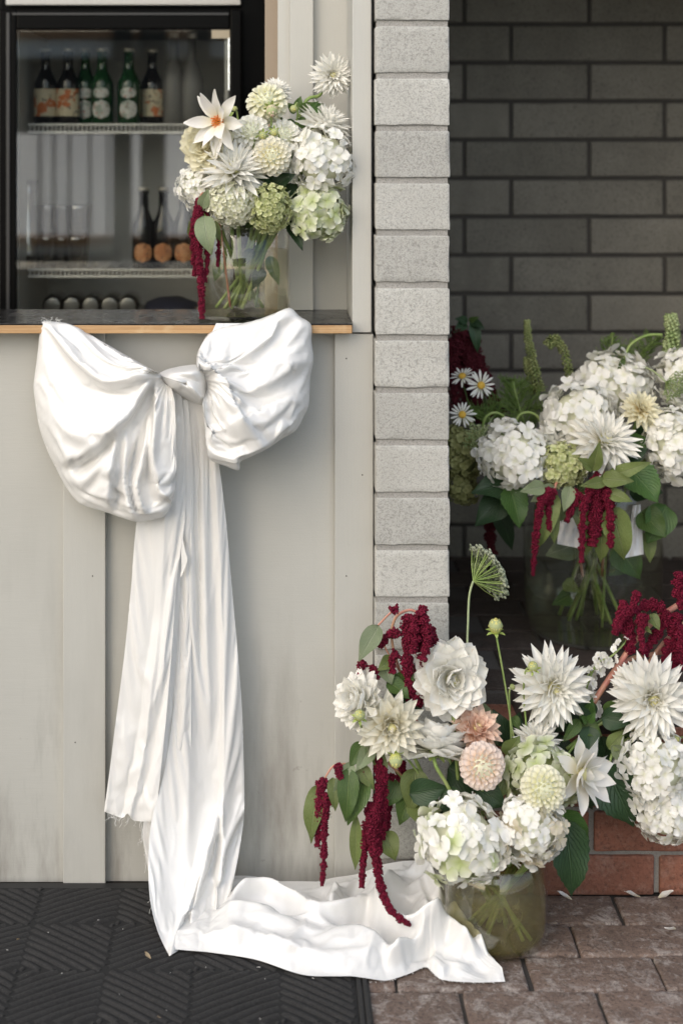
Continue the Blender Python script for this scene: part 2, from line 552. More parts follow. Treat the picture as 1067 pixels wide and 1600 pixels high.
for i in range(-14, 3):
    for j in range(-10, 1):
        cx_, cy_ = i * cell + .02, j * cell - .12
        if cx_ + cell < -1.0 or cx_ > MATX or cy_ < -.75: continue
        a = R(32) if (i + j) % 2 else R(-38)
        d = Vector((math.cos(a), math.sin(a), 0)); nrm = Vector((-d.y, d.x, 0))
        c = Vector((cx_ + cell / 2, cy_ + cell / 2, 0))
        for q in range(-6, 7):
            o = nrm * (q * .0165 + rnd.uniform(-.001, .001))
            # clip the rib against its square cell
            t0, t1 = -1.0, 1.0
            for ax in (0, 1):
                if abs(d[ax]) < 1e-6: continue
                lo = (-cell / 2 - o[ax]) / d[ax]; hi = (cell / 2 - o[ax]) / d[ax]
                t0 = max(t0, min(lo, hi)); t1 = min(t1, max(lo, hi))
            for ax, lim in ((0, MATX - .026), (1, .010)):
                if abs(d[ax]) > 1e-6:
                    tl_ = (lim - c[ax] - o[ax]) / d[ax]
                    if d[ax] > 0: t1 = min(t1, tl_)
                    else: t0 = max(t0, tl_)
            if t1 - t0 < .012: continue
            p0, p1 = c + o + d * (t0 + .003), c + o + d * (t1 - .003)
            N = 5
            V, F = [], []
            for s in range(N):
                p = p0.lerp(p1, s / (N - 1))
                hgt = .0100 + .0012 * noise.noise(p * 30)
                if s in (0, N - 1): hgt = .0078
                w = .0056
                for e, zz in ((-1, .006), (-.7, hgt - .0012), (0, hgt), (.7, hgt - .0012), (1, .006)):
                    V.append(p + nrm * (e * w) + Vector((0, 0, zz)))
            for s in range(N - 1):
                for e in range(4):
                    b = s * 5 + e
                    F.append([b, b + 1, b + 6, b + 5])
            geos.append((V, F))
V, F = merge(geos)
tag(wpart('rib_pattern', V, F, M['mat'], mat_o, True), kind='stuff')

# ------------------------------------------------------------------ room behind the hatch, fridge and what stands in it
room = thing('bar_room', 'dark room lining seen around the fridge through the hatch', 'room', (-.5, 1.4, 0))
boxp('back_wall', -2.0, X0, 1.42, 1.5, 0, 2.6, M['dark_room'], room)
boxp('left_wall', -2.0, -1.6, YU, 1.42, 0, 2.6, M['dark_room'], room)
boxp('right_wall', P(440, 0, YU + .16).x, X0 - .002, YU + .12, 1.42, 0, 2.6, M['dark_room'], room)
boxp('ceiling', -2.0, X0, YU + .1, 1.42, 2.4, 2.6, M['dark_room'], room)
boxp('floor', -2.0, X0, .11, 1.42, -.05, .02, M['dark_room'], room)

YF = .72
sF = S(YF)
fr = thing('drinks_fridge', 'black framed glass door drinks fridge behind the counter', 'fridge', (-.33, YF, .02))
M['lining'] = plain('white_fridge_lining', (.55, .54, .52), .5)
fx = lambda px: P(px, 0, YF).x
fz = lambda py: P(0, py, YF).z
FD = .55
gx0, gx1, gz0, gz1 = fx(26), fx(360), .30, fz(46)
boxp('side_panel', fx(-2), fx(20), YF + .045, YF + FD, .02, fz(-150), M['frame'], fr)
boxp('side_panel', fx(366), fx(413), YF + .045, YF + FD, .02, fz(-150), M['frame'], fr)
boxp('back_panel', fx(20), fx(366), YF + FD - .03, YF + FD - .001, .02, fz(-150), M['frame'], fr)
boxp('cabinet_base', fx(20), fx(366), YF + .045, YF + FD - .03, .02, .28, M['frame'], fr)
boxp('header_box', fx(20), fx(366), YF + .045, YF + FD - .03, fz(40), fz(-150), M['frame'], fr)
boxp('liner', fx(20.2), fx(26), YF + .05, YF + FD - .031, .281, fz(40.2), M['lining'], fr)
boxp('liner', fx(360), fx(365.8), YF + .05, YF + FD - .031, .281, fz(40.2), M['lining'], fr)
boxp('liner', fx(26), fx(360), YF + FD - .045, YF + FD - .0305, .281, fz(40.2), M['lining'], fr)
# door frame
door = boxp('door_stile', fx(0), gx0, YF, YF + .042, .25, fz(14), M['frame'], fr, .004)
boxp('door_stile', gx1, fx(378), YF + .0005, YF + .042, .25, fz(14), M['frame'], fr, .004)
boxp('door_rail', gx0 + .0005, gx1 - .0005, YF + .001, YF + .042, gz1, fz(14), M['frame'], fr, .004)
boxp('door_rail', gx0 + .0005, gx1 - .0005, YF + .001, YF + .042, .25, gz0, M['frame'], fr, .004)
M['steel'] = plain('brushed_steel', (.45, .43, .41), .32, Metallic=1.0)
M['trim_dark'] = plain('dark_trim', (.03, .03, .03), .35)
M['grey_plastic'] = plain('grey_plastic', (.16, .155, .15), .4)
boxp('frame_trim', fx(11), fx(16), YF - .004, YF - .0005, .26, fz(20), M['trim_dark'], fr, .001)
boxp('frame_trim', fx(20), fx(358), YF - .004, YF - .0005, fz(24), fz(20), M['trim_dark'], fr, .001)
boxp('gasket', fx(351), fx(357), YF + .010, YF + .016, gz0, gz1 - .002, M['lining'], fr, .001)
boxp('gasket', gx0 + .0005, fx(30), YF + .010, YF + .016, gz0, gz1 - .002, M['grey_plastic'], fr, .001)
g = G('reflective_door_glass')
gl = g.n('BsdfGlossy', {'Color': (1, .98, .95, 1), 'Roughness': .015})
tr = g.n('BsdfTransparent', {'Color': (.86, .87, .85, 1)})
fac = g.schlick(.11, .7)
mx = g.n('MixShader', {0: fac, 1: tr.outputs[0], 2: gl.outputs[0]})
g.n('OutputMaterial', {'Surface': mx.outputs[0]})
M['door_glass'] = g.m
boxp('glass_pane', gx0 + .0005, gx1 - .0005, YF + .004, YF + .009, gz0, gz1 - .0005, M['door_glass'], fr)
g = G('header_sign_face')
M['sign_face'] = g.out((.72, .70, .66), .4)
boxp('header_sign', fx(8), fx(376), YF + .012, YF + .044, fz(7), fz(-140), M['sign_face'], fr, .003)
boxp('sticker', fx(331), fx(359), YF - .0015, YF - .0002, fz(60), fz(47), plain('cream_sticker', (.5, .43, .31), .5), fr)
g = G('cool_fridge_strip')
em = g.n('Emission', {'Color': (1, .97, .92, 1), 'Strength': 5.0})
g.n('OutputMaterial', {'Surface': em.outputs[0]})
boxp('light_strip', fx(351.5), fx(357.5), YF + .018, YF + .024, fz(140), fz(55), g.m, fr, .001)
# wire shelves with an upright front lip
M['wire'] = plain('white_coated_wire', (.78, .76, .73), .4)
for y0, y1 in ((193, 209), (420, 434)):
    za, zb_ = P(0, y1, YF + .1).z, P(0, y0, YF + .1).z
    Ys = YF + .1
    sx0, sx1 = fx(27) + .01, fx(358) - .006
    sh = boxp('shelf', sx0, sx1, Ys, Ys + .005, zb_ - .005, zb_, M['wire'], fr, .0015)
    boxp('lip_rail', sx0, sx1, Ys + .0002, Ys + .005, za, za + .006, M['wire'], sh, .0015)
    n = 46
    for i in range(n):
        x = sx0 + (sx1 - sx0) * (i + .5) / n
        boxp('lip_wire', x - .0014, x + .0014, Ys + .0008, Ys + .004, za + .006, zb_ - .005, M['wire'], sh)
    for i in range(14):
        x = sx0 + (sx1 - sx0) * (i + .5) / 14
        boxp('shelf_wire', x - .0015, x + .0015, Ys + .005, YF + FD - .05, za + .001, za + .004, M['wire'], sh)

M['brown_glass'] = plain('brown_bottle_glass', (.03, .014, .006), .08, Coat_Weight=.5)
M['green_glass'] = plain('green_bottle_glass', (.012, .05, .018), .08, Coat_Weight=.5)
M['dark_glass'] = plain('black_bottle_glass', (.012, .010, .009), .08, Coat_Weight=.5)
M['foil'] = plain('pale_bottle_cap', (.55, .52, .46), .35, Metallic=.6)


def m_label(name, base, blot, c2, sc_=60):
    g = G(name)
    v = g.shift(20)
    c = g.mix(g.ramp(g.noise(sc_, 2, v), [(.53, 0), (.58, 1)]), base, blot)
    c = g.mix(g.ramp(g.noise(sc_ * 2.4, 2, v), [(.60, 0), (.64, .8)]), c, c2)
    return g.out(c, .6)


M['lab_cream'] = m_label('cream_orange_label', (.62, .54, .38), (.55, .16, .05), (.12, .10, .08), 34)
M['lab_orange'] = m_label('orange_label', (.62, .30, .14), (.50, .20, .08), (.08, .06, .05), 70)
M['lab_white'] = m_label('white_oval_label', (.6, .6, .57), (.32, .36, .32), (.40, .08, .06), 60)


def patch(cx, cy, cz, r, w, h, oval, n=14, m=8):
    """curved label on the near side of a bottle"""
    V, F = [], []
    for j in range(m + 1):
        v_ = -1 + 2 * j / m
        for i in range(n + 1):
            u = -1 + 2 * i / n
            uu = u * (math.sqrt(max(0, 1 - v_ * v_)) if oval else 1)
            a = uu * w / r - PI / 2
            V.append(Vector((cx + r * math.cos(a), cy + r * math.sin(a), cz + v_ * h)))
    for j in range(m):
        for i in range(n):
            b = j * (n + 1) + i
            F.append([b, b + 1, b + n + 2, b + n + 1])
    return V, F


def bottle(px, py, Y, glass, kind, label, r=.029, h=.185, group=None):
    b = P(px, py, Y)
    t = thing('beer_bottle', label, 'bottle', b, None, group)
    prof = [(0, 0), (r * .9, 0), (r, .004), (r, h * .50), (r * .96, h * .57), (r * .62, h * .68), (r * .43, h * .76), (r * .40, h * .95), (r * .47, h * .955), (r * .47, h * .975), (r * .40, h * .98), (r * .36, h), (0, h)]
    link('glass_body', mdata('glass_body', *lathe(prof, 20), M[glass]), t)
    link('cap', mdata('cap', *lathe([(0, h - .004), (r * .5, h - .004), (r * .52, h + .003), (r * .46, h + .006), (0, h + .006)], 16), M['foil']), t)
    if kind == 'band':
        link('label', mdata('label', *patch(0, 0, h * .29, r + .0006, r * 1.45, h * .185, False), M['lab_cream']), t)
    elif kind == 'oval':
        link('label', mdata('label', *patch(0, 0, h * .20, r + .0006, r * .85, h * .13, True), M['lab_white']), t)
        link('neck_label', mdata('neck_label', *patch(0, 0, h * .42, r + .0006, r * .75, h * .075, True), M['lab_white']), t)
    else:
        link('label', mdata('label', *patch(0, 0, h * .22, r + .0006, r * .88, h * .125, True), M['lab_orange']), t)
    return t


YT = YF + .16
gA = 'bottles on the upper fridge shelf'
gB = 'bottles on the lower fridge shelf'
bottle(72, 194, YT, 'dark_glass', 'band', 'leftmost cream labelled bottle on the upper fridge shelf', group=gA)
bottle(107, 194, YT, 'dark_glass', 'band', 'cream and orange labelled bottle, second from left on the upper fridge shelf', group=gA)
bottle(134, 194, YT + .04, 'green_glass', 'oval', 'green bottle partly hidden behind its neighbour on the upper fridge shelf', group=gA)
bottle(160, 194, YT, 'green_glass', 'oval', 'green bottle with round pale label, fourth on the upper fridge shelf', group=gA)
bottle(202, 194, YT, 'green_glass', 'oval', 'green bottle standing alone right of the shelf middle, upper fridge shelf', group=gA)
bottle(238, 194, YT + .05, 'dark_glass', 'band', 'dark bottle with narrow tan label near the orange-centred dahlia', group=gA)
bottle(225, 421, YT, 'dark_glass', 'round', 'left of three dark bottles with round orange labels, lower fridge shelf', .029, .20, gB)
bottle(256, 421, YT, 'dark_glass', 'round', 'middle of three dark bottles with round orange labels, lower fridge shelf', .029, .20, gB)
bottle(288, 421, YT, 'dark_glass', 'round', 'orange labelled bottle beside the hanging red tassel, lower fridge shelf', .029, .20, gB)
for px, lab in ((272, 'tall clear bottle behind the cream dahlias, upper fridge shelf'), (300, 'tall glass bottle at the right of the upper fridge shelf')):
    b = P(px, 194, YT + .06)
    t = thing('tall_bottle', lab, 'bottle', b, None, gA)
    g = None
    link('glass_body', mdata('glass_body', *lathe([(0, 0), (.03, 0), (.032, .006), (.032, .11), (.02, .15), (.012, .17), (.012, .22), (0, .22)], 20), M['grey_plastic']), t)
    link('cap', mdata('cap', *lathe([(0, .218), (.014, .218), (.014, .238), (0, .24)], 14), M['foil']), t)


def m_clear(name, tint, base=.06):
    g = G(name)
    gl = g.n('BsdfGlossy', {'Color': (1, 1, 1, 1), 'Roughness': .04})
    tr = g.n('BsdfTransparent', {'Color': tuple(tint) + (1,)})
    fac = g.schlick(base, .8)
    mx = g.n('MixShader', {0: fac, 1: tr.outputs[0], 2: gl.outputs[0]})
    g.n('OutputMaterial', {'Surface': mx.outputs[0]})
    return g.m


M['tumbler'] = m_clear('clear_tumbler_glass', (.62, .58, .53), .22)
tum = mdata('tumbler_bowl', *lathe([(0, .006), (.026, .006), (.030, .03), (.034, .075), (.036, .085), (.034, .085), (.028, .03), (.024, .012), (0, .012)], 18), M['tumbler'])
tb = mdata('tumbler_base', *lathe([(0, 0), (.025, 0), (.026, .006), (0, .0065)], 18), M['tumbler'])
i = 0
for row, (py, zz, names) in enumerate(((421, 0, ('front left', 'front middle', 'front right')), (421, .078, ('left upper', 'middle upper', 'right upper')))):
    for k, px in enumerate((72, 96, 120)):
        b = P(px + row * 3, py, YT + .02 + .03 * (k % 2)) + Vector((0, 0, zz))
        t = thing('glass_tumbler', ('%s tumbler in the lower tier of stacked glasses on the fridge shelf' if row == 0 else '%s tumbler nested on top of the stacked glasses on the fridge shelf') % ('left', 'middle', 'right')[k], 'glass', b, None, 'stacked tumblers')
        link('bowl', tum, t); link('base', tb, t)
b = P(44, 421, YT + .02)
t = thing('glass_carafe', 'clear flared carafe at the far left of the lower fridge shelf', 'carafe', b)
link('body', mdata('body', *lathe([(0, .003), (.035, .003), (.040, .03), (.036, .08), (.020, .14), (.018, .18), (.028, .225), (.026, .225), (.015, .18), (.017, .14), (.033, .08), (.036, .03), (0, .01)], 20), M['tumbler']), t)
link('foot', mdata('foot', *lathe([(0, 0), (.036, 0), (.036, .003), (0, .0035)], 20), M['tumbler']), t)
# bottom of the fridge
zl = P(0, 496, YF + .2).z
sh = boxp('bottom_shelf', fx(27), fx(358), YF + .06, YF + FD - .05, zl - .02, zl, M['grey_plastic'], fr)
b = P(268, 492, YF + .2)
V, F = lathe([(0, 0), (.05, 0), (.056, .015), (.05, .034), (.03, .042), (0, .043)], 22)
V = [Vector((v.x * 1.25, v.y, v.z)) + noise.noise_vector(v * 30) * .006 for v in V]
tag(link('folded_cloth', mdata('folded_cloth', V, F, plain('navy_cloth', (.02, .022, .045), .9)), None, Matrix.Translation(b)), 'dark navy cloth bundle at the bottom of the fridge', 'cloth')
t = thing('cardboard_box', 'low tan box beside the navy cloth in the fridge bottom', 'box', P(300, 496, YF + .18))
boxp('carton', *(lambda q: (q.x - .03, q.x + .03, q.y, q.y + .12, q.z, q.z + .02))(P(300, 496, YF + .18)), plain('tan_card', (.34, .27, .19), .8), t, .002)
boxp('lid', *(lambda q: (q.x - .031, q.x + .031, q.y - .001, q.y + .121, q.z + .0205, q.z + .026))(P(300, 496, YF + .18)), plain('tan_card_lid', (.38, .30, .22), .8), t, .001)
for k, px in enumerate((82, 112, 142, 172, 200)):
    q = P(px, 494, YF + .16)
    t = thing('drink_can', ('first', 'second', 'third', 'fourth', 'fifth')[k] + ' from left of the dark cans lying in the fridge bottom', 'can', q, None, 'cans in the fridge bottom')
    V, F = lathe([(0, 0), (.022, 0), (.026, .004), (.026, .11), (.022, .114), (0, .112)], 16)
    mm = Matrix.Translation((0, 0, .026)) @ Matrix.Rotation(R(-90), 4, 'X')
    link('can_body', mdata('can_body', [mm @ v for v in V], F, M['dark_glass'], True), t)
    V, F = lathe([(0, 0), (.020, 0), (.021, -.002), (.017, -.003), (0, -.0025)], 16)
    link('can_end', mdata('can_end', [mm @ v for v in V], F, M['steel'], True), t)

# open pavilion and pale yard across from the hatch, seen only as a reflection in the fridge door
YO = -4.4
so = K * (CAMD + YF + (YF - YO))
ox = lambda px: (px - 420) * so
oz = lambda py: EYE - (py - 222) * so
op = thing('garden_pavilion', 'open timber pavilion across the yard reflected in the fridge door', 'pavilion', (-.8, YO, 0))
M['pale'] = plain('pale_cladding', (.80, .77, .70), .7)
M['orange_timber'] = plain('orange_timber', (.50, .25, .11), .6)
M['deep'] = plain('dark_opening', (.02, .02, .02), .8)
boxp('timber_ledge', ox(-160), ox(520), YO - .1, YO + .06, oz(382), oz(369), M['orange_timber'], op)
boxp('base', ox(-160), ox(520), YO - .1, YO + .02, 0, oz(399), M['deep'], op)
boxp('beam', ox(-160), ox(520), YO - .3, YO - .02, oz(208), oz(91), M['deep'], op)
boxp('lower_rail', ox(-160), ox(520), YO - .1, YO + .01, oz(397), oz(385), M['pale'], op)
boxp('fascia', ox(-160), ox(520), YO - .1, YO + .05, oz(90), oz(62), M['pale'], op)
boxp('gutter', ox(-160), ox(520), YO - .1, YO + .08, oz(61), oz(46), M['orange_timber'], op)
for a, b in ((183, 209), (225, 261), (300, 330)):
    boxp('post', ox(a), ox(b), YO + .10, YO + .24, 0, oz(47), M['deep'], op)
for a in (62, 84, 108, 140, 168):
    boxp('baluster', ox(a), ox(a + 3.5), YO + .02, YO + .05, oz(384), oz(207), M['deep'], op)
tag(wpart('yard', [(-40, -60, 1.9), (40, -60, 1.9), (40, -6.1, -.03), (-40, -6.1, -.03)], [[3, 2, 1, 0]], plain('pale_concrete_yard', (.72, .70, .65), .8), None, False), kind='structure')  # unseen pale sheet, tilted upward to turn the door reflection white

# ------------------------------------------------------------------ satin bow
g = G('white_satin')
v = g.obj()
wr = g.noise(14, 4, v, .5, .6)
wv = g.n('TexWave', {'Vector': v, 'Scale': 700.0, 'Distortion': .6}, wave_type='BANDS', bands_direction='X').outputs[1]
c = g.mix(g.ramp(g.noise(5, 3, v), [(.35, 0), (.7, 1)]), (.82, .813, .787), (.80, .79, .762))
nb = g.bump(wr, .16, .010)
nb2 = g.n('Bump', {'Height': wv, 'Strength': .02, 'Distance': .0004, 'Normal': nb}).outputs[0]
pb_ = g.n('BsdfPrincipled', {'Base Color': c, 'Roughness': .25, 'Specular IOR Level': .7, 'Sheen Weight': .08, 'Sheen Roughness': .4, 'Normal': nb2})
tl = g.n('BsdfTranslucent', {'Color': (.8, .78, .74, 1), 'Normal': nb2})
mx = g.n('MixShader', {0: .14, 1: pb_.outputs[0], 2: tl.outputs[0]})
g.n('OutputMaterial', {'Surface': mx.outputs[0]})
M['satin'] = g.m


def crease(x, y, s, seed):
    """thin sharp crease lines, 0 to 1"""
    n = noise.noise(Vector((x * s, y * s, seed)))
    m = noise.noise(Vector((x * s * 2.3 + 5, y * s * 2.3, seed + 4)))
    return max(0, 1 - abs(n) * 3.2) ** 2 * .7 + max(0, 1 - abs(m) * 3.2) ** 2 * .3


def make_ridges(lst):
    out = []
    for e in lst:
        pts, amp, wl, wr_ = e[:4]
        tap = e[4] if len(e) > 4 else 1
        pts = catmull(pts, max(8, 5 * len(pts))) if len(pts) > 2 else pts
        L = [0]
        for a, b in zip(pts, pts[1:]): L.append(L[-1] + math.hypot(b[0] - a[0], b[1] - a[1]))
        x0 = min(p[0] for p in pts) - 3 * max(wl, wr_); x1 = max(p[0] for p in pts) + 3 * max(wl, wr_)
        y0 = min(p[1] for p in pts) - 3 * max(wl, wr_); y1 = max(p[1] for p in pts) + 3 * max(wl, wr_)
        out.append((pts, L, amp, wl, wr_, tap, (x0, x1, y0, y1)))
    return out


def ridge_at(rl, x, y):
    """sum of fold heights at a photo position; left / right widths as seen along the line"""
    s = 0.0
    for pts, L, amp, wl, wr_, tap, bb_ in rl:
        if x < bb_[0] or x > bb_[1] or y < bb_[2] or y > bb_[3]: continue
        best = 1e9; side = 1; par = 0
        for i in range(len(pts) - 1):
            ax, ay = pts[i][0], pts[i][1]
            dx, dy = pts[i + 1][0] - ax, pts[i + 1][1] - ay
            q = dx * dx + dy * dy
            t = max(0, min(1, ((x - ax) * dx + (y - ay) * dy) / q)) if q else 0
            ex, ey = x - ax - dx * t, y - ay - dy * t
            d = ex * ex + ey * ey
            if d < best:
                best = d; side = dx * ey - dy * ex; par = (L[i] + (L[i + 1] - L[i]) * t) / L[-1]
        d = math.sqrt(best)
        w = wr_ if side > 0 else wl          # image y grows downward: side > 0 is the right hand when moving along
        f = math.exp(-(d / w) ** 1.6)
        if tap == 1: f *= min(1, math.sin(PI * min(.999, max(.001, par))) * 2.2)
        elif tap == 2: f *= min(1, par * 3)          # fades in from the start only
        elif tap == 3: f *= min(1, (1 - par) * 3)
        s += amp * f
    return s


def grid_faces(nu, nv, off=0, flip=False):
    fs = []
    for j in range(nv - 1):
        for i in range(nu - 1):
            a = off + j * nu + i
            q = [a, a + 1, a + nu + 1, a + nu]
            fs.append(q[::-1] if flip else q)
    return fs


# let the modelled cloth relax under its own weight: a little spare length makes it buckle into natural folds
def settle(jobs, frames):
    for o, pin, grow, bend, grav in jobs:
        vg = o.vertex_groups.new(name='pin')
        for w in set(round(x, 2) for x in pin):
            if w > 0:
                vg.add([i for i, x in enumerate(pin) if round(x, 2) == w], w, 'REPLACE')
        md = o.modifiers.new('cloth', 'CLOTH')
        st = md.settings
        st.quality = 5
        st.mass = .08
        st.air_damping = 4.0
        st.tension_stiffness = st.compression_stiffness = 12
        st.shear_stiffness = 4
        st.tension_damping = st.compression_damping = st.shear_damping = 8
        st.bending_stiffness = bend
        st.bending_damping = .5
        st.vertex_group_mass = 'pin'
        st.pin_stiffness = 1.0
        st.shrink_min = -grow
        st.use_dynamic_mesh = False
        st.effector_weights.gravity = grav
        md.collision_settings.use_collision = False
        md.collision_settings.use_self_collision = False
        md.point_cache.frame_start = 1
        md.point_cache.frame_end = frames
    sc.frame_start, sc.frame_end = 1, frames
    for f in range(1, frames + 1): sc.frame_set(f)
    dg = bpy.context.evaluated_depsgraph_get()
    done = []
    for o, *_ in jobs:
        done.append((o, [v.co.copy() for v in o.evaluated_get(dg).data.vertices]))
    for o, co in done:
        o.modifiers.clear()
        o.vertex_groups.clear()
        flat = [c for v in co for c in v]
        o.data.vertices.foreach_set('co', flat)
        o.data.update()
    sc.frame_set(1)

JOBS = []

bow = thing('satin_bow', 'large white satin bow on the counter edge with tails trailing onto the floor', 'bow', P(290, 600, -.03))


def loop_part(name, root, outline, y_root, bulge, y_edge, ridges, nu=120, nv=54, peak=.62, y_back=.026, wob=.001, y_low=-.07, gain=1.2, gather=.009, cr=.002, grow=.018):
    rl = make_ridges(ridges)
    ro = catmull(root, nu)
    ou = catmull(outline, nu)
    front, back = [], []
    for j in range(nv):
        v_ = j / (nv - 1)
        vv = 1 - (1 - v_) ** 1.25
        for i in range(nu):
            px = lerp(ro[i][0], ou[i][0], vv); py = lerp(ro[i][1], ou[i][1], vv)
            if vv < peak:
                f = math.sin(PI / 2 * vv / peak) ** .9
            else:
                q = (vv - peak) / (1 - peak)
                f = math.sqrt(max(0, 1 - q ** 4.5))
            yq = i / (nu - 1)
            yq = max(0, min(1, (yq - .5) / .25)); yq = yq * yq * (3 - 2 * yq)
            ye = lerp(y_edge, y_low, yq)
            base = lerp(y_root, ye, vv ** 3) - bulge * f
            edge = min(1, (1 - vv) * 9) * min(1, vv * 8 + .12)
            d = ridge_at(rl, px, py) * edge * gain
            n_ = noise.noise(Vector((px * .035, py * .035, 3.1))) * wob * edge
            uu = i / (nu - 1)
            gth = math.sin(uu * 61 + 3 * math.sin(uu * 9)) * .5 + math.sin(uu * 37 + 2) * .5
            n_ += gather * gth * math.exp(-vv * 3.4) * min(1, vv * 6)
            n_ += cr * crease(px, py, .016, 2.2 + root[0][0]) * edge
            Y = base - d - n_
            front.append(P(px, py, Y))
            ef = min(1, i / 30, (nu - 1 - i) / 12, (1 - vv) * 12)
            ef = math.sin(ef * PI / 2)
            back.append(P(px, py, lerp(Y, lerp(y_root + .02, min(y_back, ye + .03), min(1, vv * 3)), ef)))
    o = wpart(name, front, grid_faces(nu, nv), M['satin'], bow)
    wpart('back_layer', back, grid_faces(nu, nv, 0, True), M['satin'], o, False)
    if grow:
        pin = []
        for j in range(nv):
            vv = j / (nv - 1)
            w = 1.0 if j < 2 or j > nv - 2 else (.5 if j < 5 or j > nv - 5 else (.15 if j > nv - 9 else .01))
            row = [w] * nu
            for e, q in enumerate((1, 1, 1, .8, .5, .3, .15)): row[e] = max(row[e], q); row[-1 - e] = max(row[-1 - e], q)
            pin += row
        JOBS.append((o, pin, grow, .6, .3))
    return o


# left loop: broad upper panel lying over a folded lower pouch
loop_part('loop', [(250, 583), (252, 586), (254, 592), (257, 598), (262, 602), (268, 604)],
          [(228, 575), (205, 563), (186, 553), (165, 540), (140, 523), (112, 507), (88, 503), (68, 502), (63, 515), (60, 545), (55, 585), (53, 605), (56, 632), (62, 668), (74, 703), (88, 732), (104, 762), (122, 784), (140, 793), (165, 800), (190, 809), (216, 816), (240, 812), (258, 806), (268, 790), (274, 765), (276, 720), (276, 670), (274, 630)],
          -.055, .024, .012, [
              ([(246, 588), (226, 604), (206, 632), (180, 665), (150, 694), (120, 714), (86, 725)], .032, 6, 70, 0),      # lower rim of the upper panel
              ([(240, 584), (200, 578), (165, 568), (120, 548), (80, 520)], .012, 16, 22),
              ([(215, 580), (180, 610), (130, 640), (80, 640)], -.006, 30, 30),
              ([(130, 530), (125, 600), (120, 660), (128, 700)], .007, 16, 24),
              ([(208, 631), (186, 665), (176, 714), (172, 753), (167, 797)], .026, 6, 15, 2),
              ([(196, 650), (198, 699), (196, 748), (211, 812)], .020, 5, 8, 2),
              ([(232, 640), (228, 670), (220, 724), (213, 755), (226, 800)], .024, 7, 6, 2),
              ([(222, 660), (210, 710), (205, 760), (215, 800)], -.014, 5, 5, 2),
              ([(246, 592), (240, 663), (236, 711), (246, 762), (256, 775)], .030, 18, 4, 0),   # right flap, sharp left edge
              ([(262, 600), (262, 680), (262, 760)], .012, 16, 16),
              ([(88, 728), (105, 748), (128, 752), (150, 730), (170, 700)], .020, 14, 10),
              ([(128, 790), (145, 768), (160, 748), (176, 716)], .018, 7, 10),
              ([(140, 780), (150, 760), (168, 738)], -.014, 7, 7),
              ([(118, 735), (136, 720), (160, 704), (184, 676)], -.016, 7, 7),
              ([(200, 800), (225, 806), (258, 795)], .010, 8, 8),
              ([(185, 760), (182, 790), (190, 806)], -.012, 5, 5),
          ])
# right loop
loop_part('loop', [(312, 580), (314, 584), (317, 588), (320, 592), (323, 598), (324, 606), (322, 614), (319, 620)],
          [(307, 568), (309, 552), (316, 538), (326, 522), (345, 512), (374, 506), (404, 499), (430, 489), (453, 481), (468, 494), (486, 507), (487, 533), (490, 562), (485, 590), (484, 612), (482, 635), (475, 650), (463, 672), (442, 685), (417, 702), (392, 714), (376, 722), (373, 735), (351, 728), (328, 717), (322, 690), (319, 650), (316, 632)],
          -.055, .030, -.005, [
              ([(345, 560), (360, 561), (397, 563), (442, 560), (490, 563)], .020, 3, 45, 0),
              ([(366, 606), (382, 620), (417, 624), (458, 620), (484, 636)], .030, 4, 55, 0),
              ([(372, 628), (382, 648), (395, 668), (417, 702)], .020, 5, 42, 0),
              ([(320, 672), (345, 665), (362, 655), (380, 644)], .018, 3, 32, 0),
              ([(448, 558), (466, 548), (482, 534)], .010, 7, 3),
              ([(436, 548), (458, 532), (476, 514)], .006, 9, 4),
              ([(392, 602), (420, 594), (450, 582), (480, 570)], .010, 22, 4),
              ([(340, 586), (362, 590), (374, 604), (377, 626)], .014, 14, 4),
              ([(326, 714), (352, 718), (378, 720)], .012, 14, 3, 0),
              ([(330, 556), (350, 538), (390, 520), (440, 500)], .010, 5, 22),
              ([(428, 692), (434, 672), (446, 652)], .010, 4, 14),
              ([(446, 684), (452, 668), (464, 650)], .008, 3, 10),
              ([(372, 690), (378, 702), (392, 714)], .008, 3, 10),
          ], gain=1.05)
# folded end tucked behind the right loop, on the counter
rl = make_ridges([([(340, 525), (345, 512), (350, 502)], .004, 4, 4, 0), ([(352, 525), (358, 512), (366, 502)], .004, 4, 4, 0)])
nu, nv = 40, 24
V = []
for j in range(nv):
    for i in range(nu):
        px = lerp(322, 384, i / (nu - 1)) + (16 - 16 * i / (nu - 1)) * (1 - j / (nv - 1))
        py = lerp(505, 540, j / (nv - 1))
        V.append(P(px, py, -.034 - ridge_at(rl, px, py) + .028 * (1 - j / (nv - 1))))
wpart('tucked_end', V, grid_faces(nu, nv), M['satin'], bow)
# small fold of cloth over the counter edge at the far left
# knot
loop_part('knot', [(290, 600)] * 6 + [(290, 601)],
          [(246, 585), (262, 577), (290, 571), (314, 571), (325, 588), (325, 612), (322, 634), (300, 628), (280, 618), (262, 605), (246, 585)],
          -.098, .012, -.03, [
              ([(262, 584), (285, 582), (308, 580), (322, 590)], .010, 7, 7),
              ([(266, 590), (285, 598), (305, 610), (320, 628)], .010, 6, 8),
              ([(264, 588), (290, 590), (316, 600)], -.008, 4, 4),
              ([(280, 606), (296, 614), (312, 628)], -.006, 4, 4),
          ], 80, 30, .5, -.02, .0, -.03, gather=0, cr=0, grow=0)


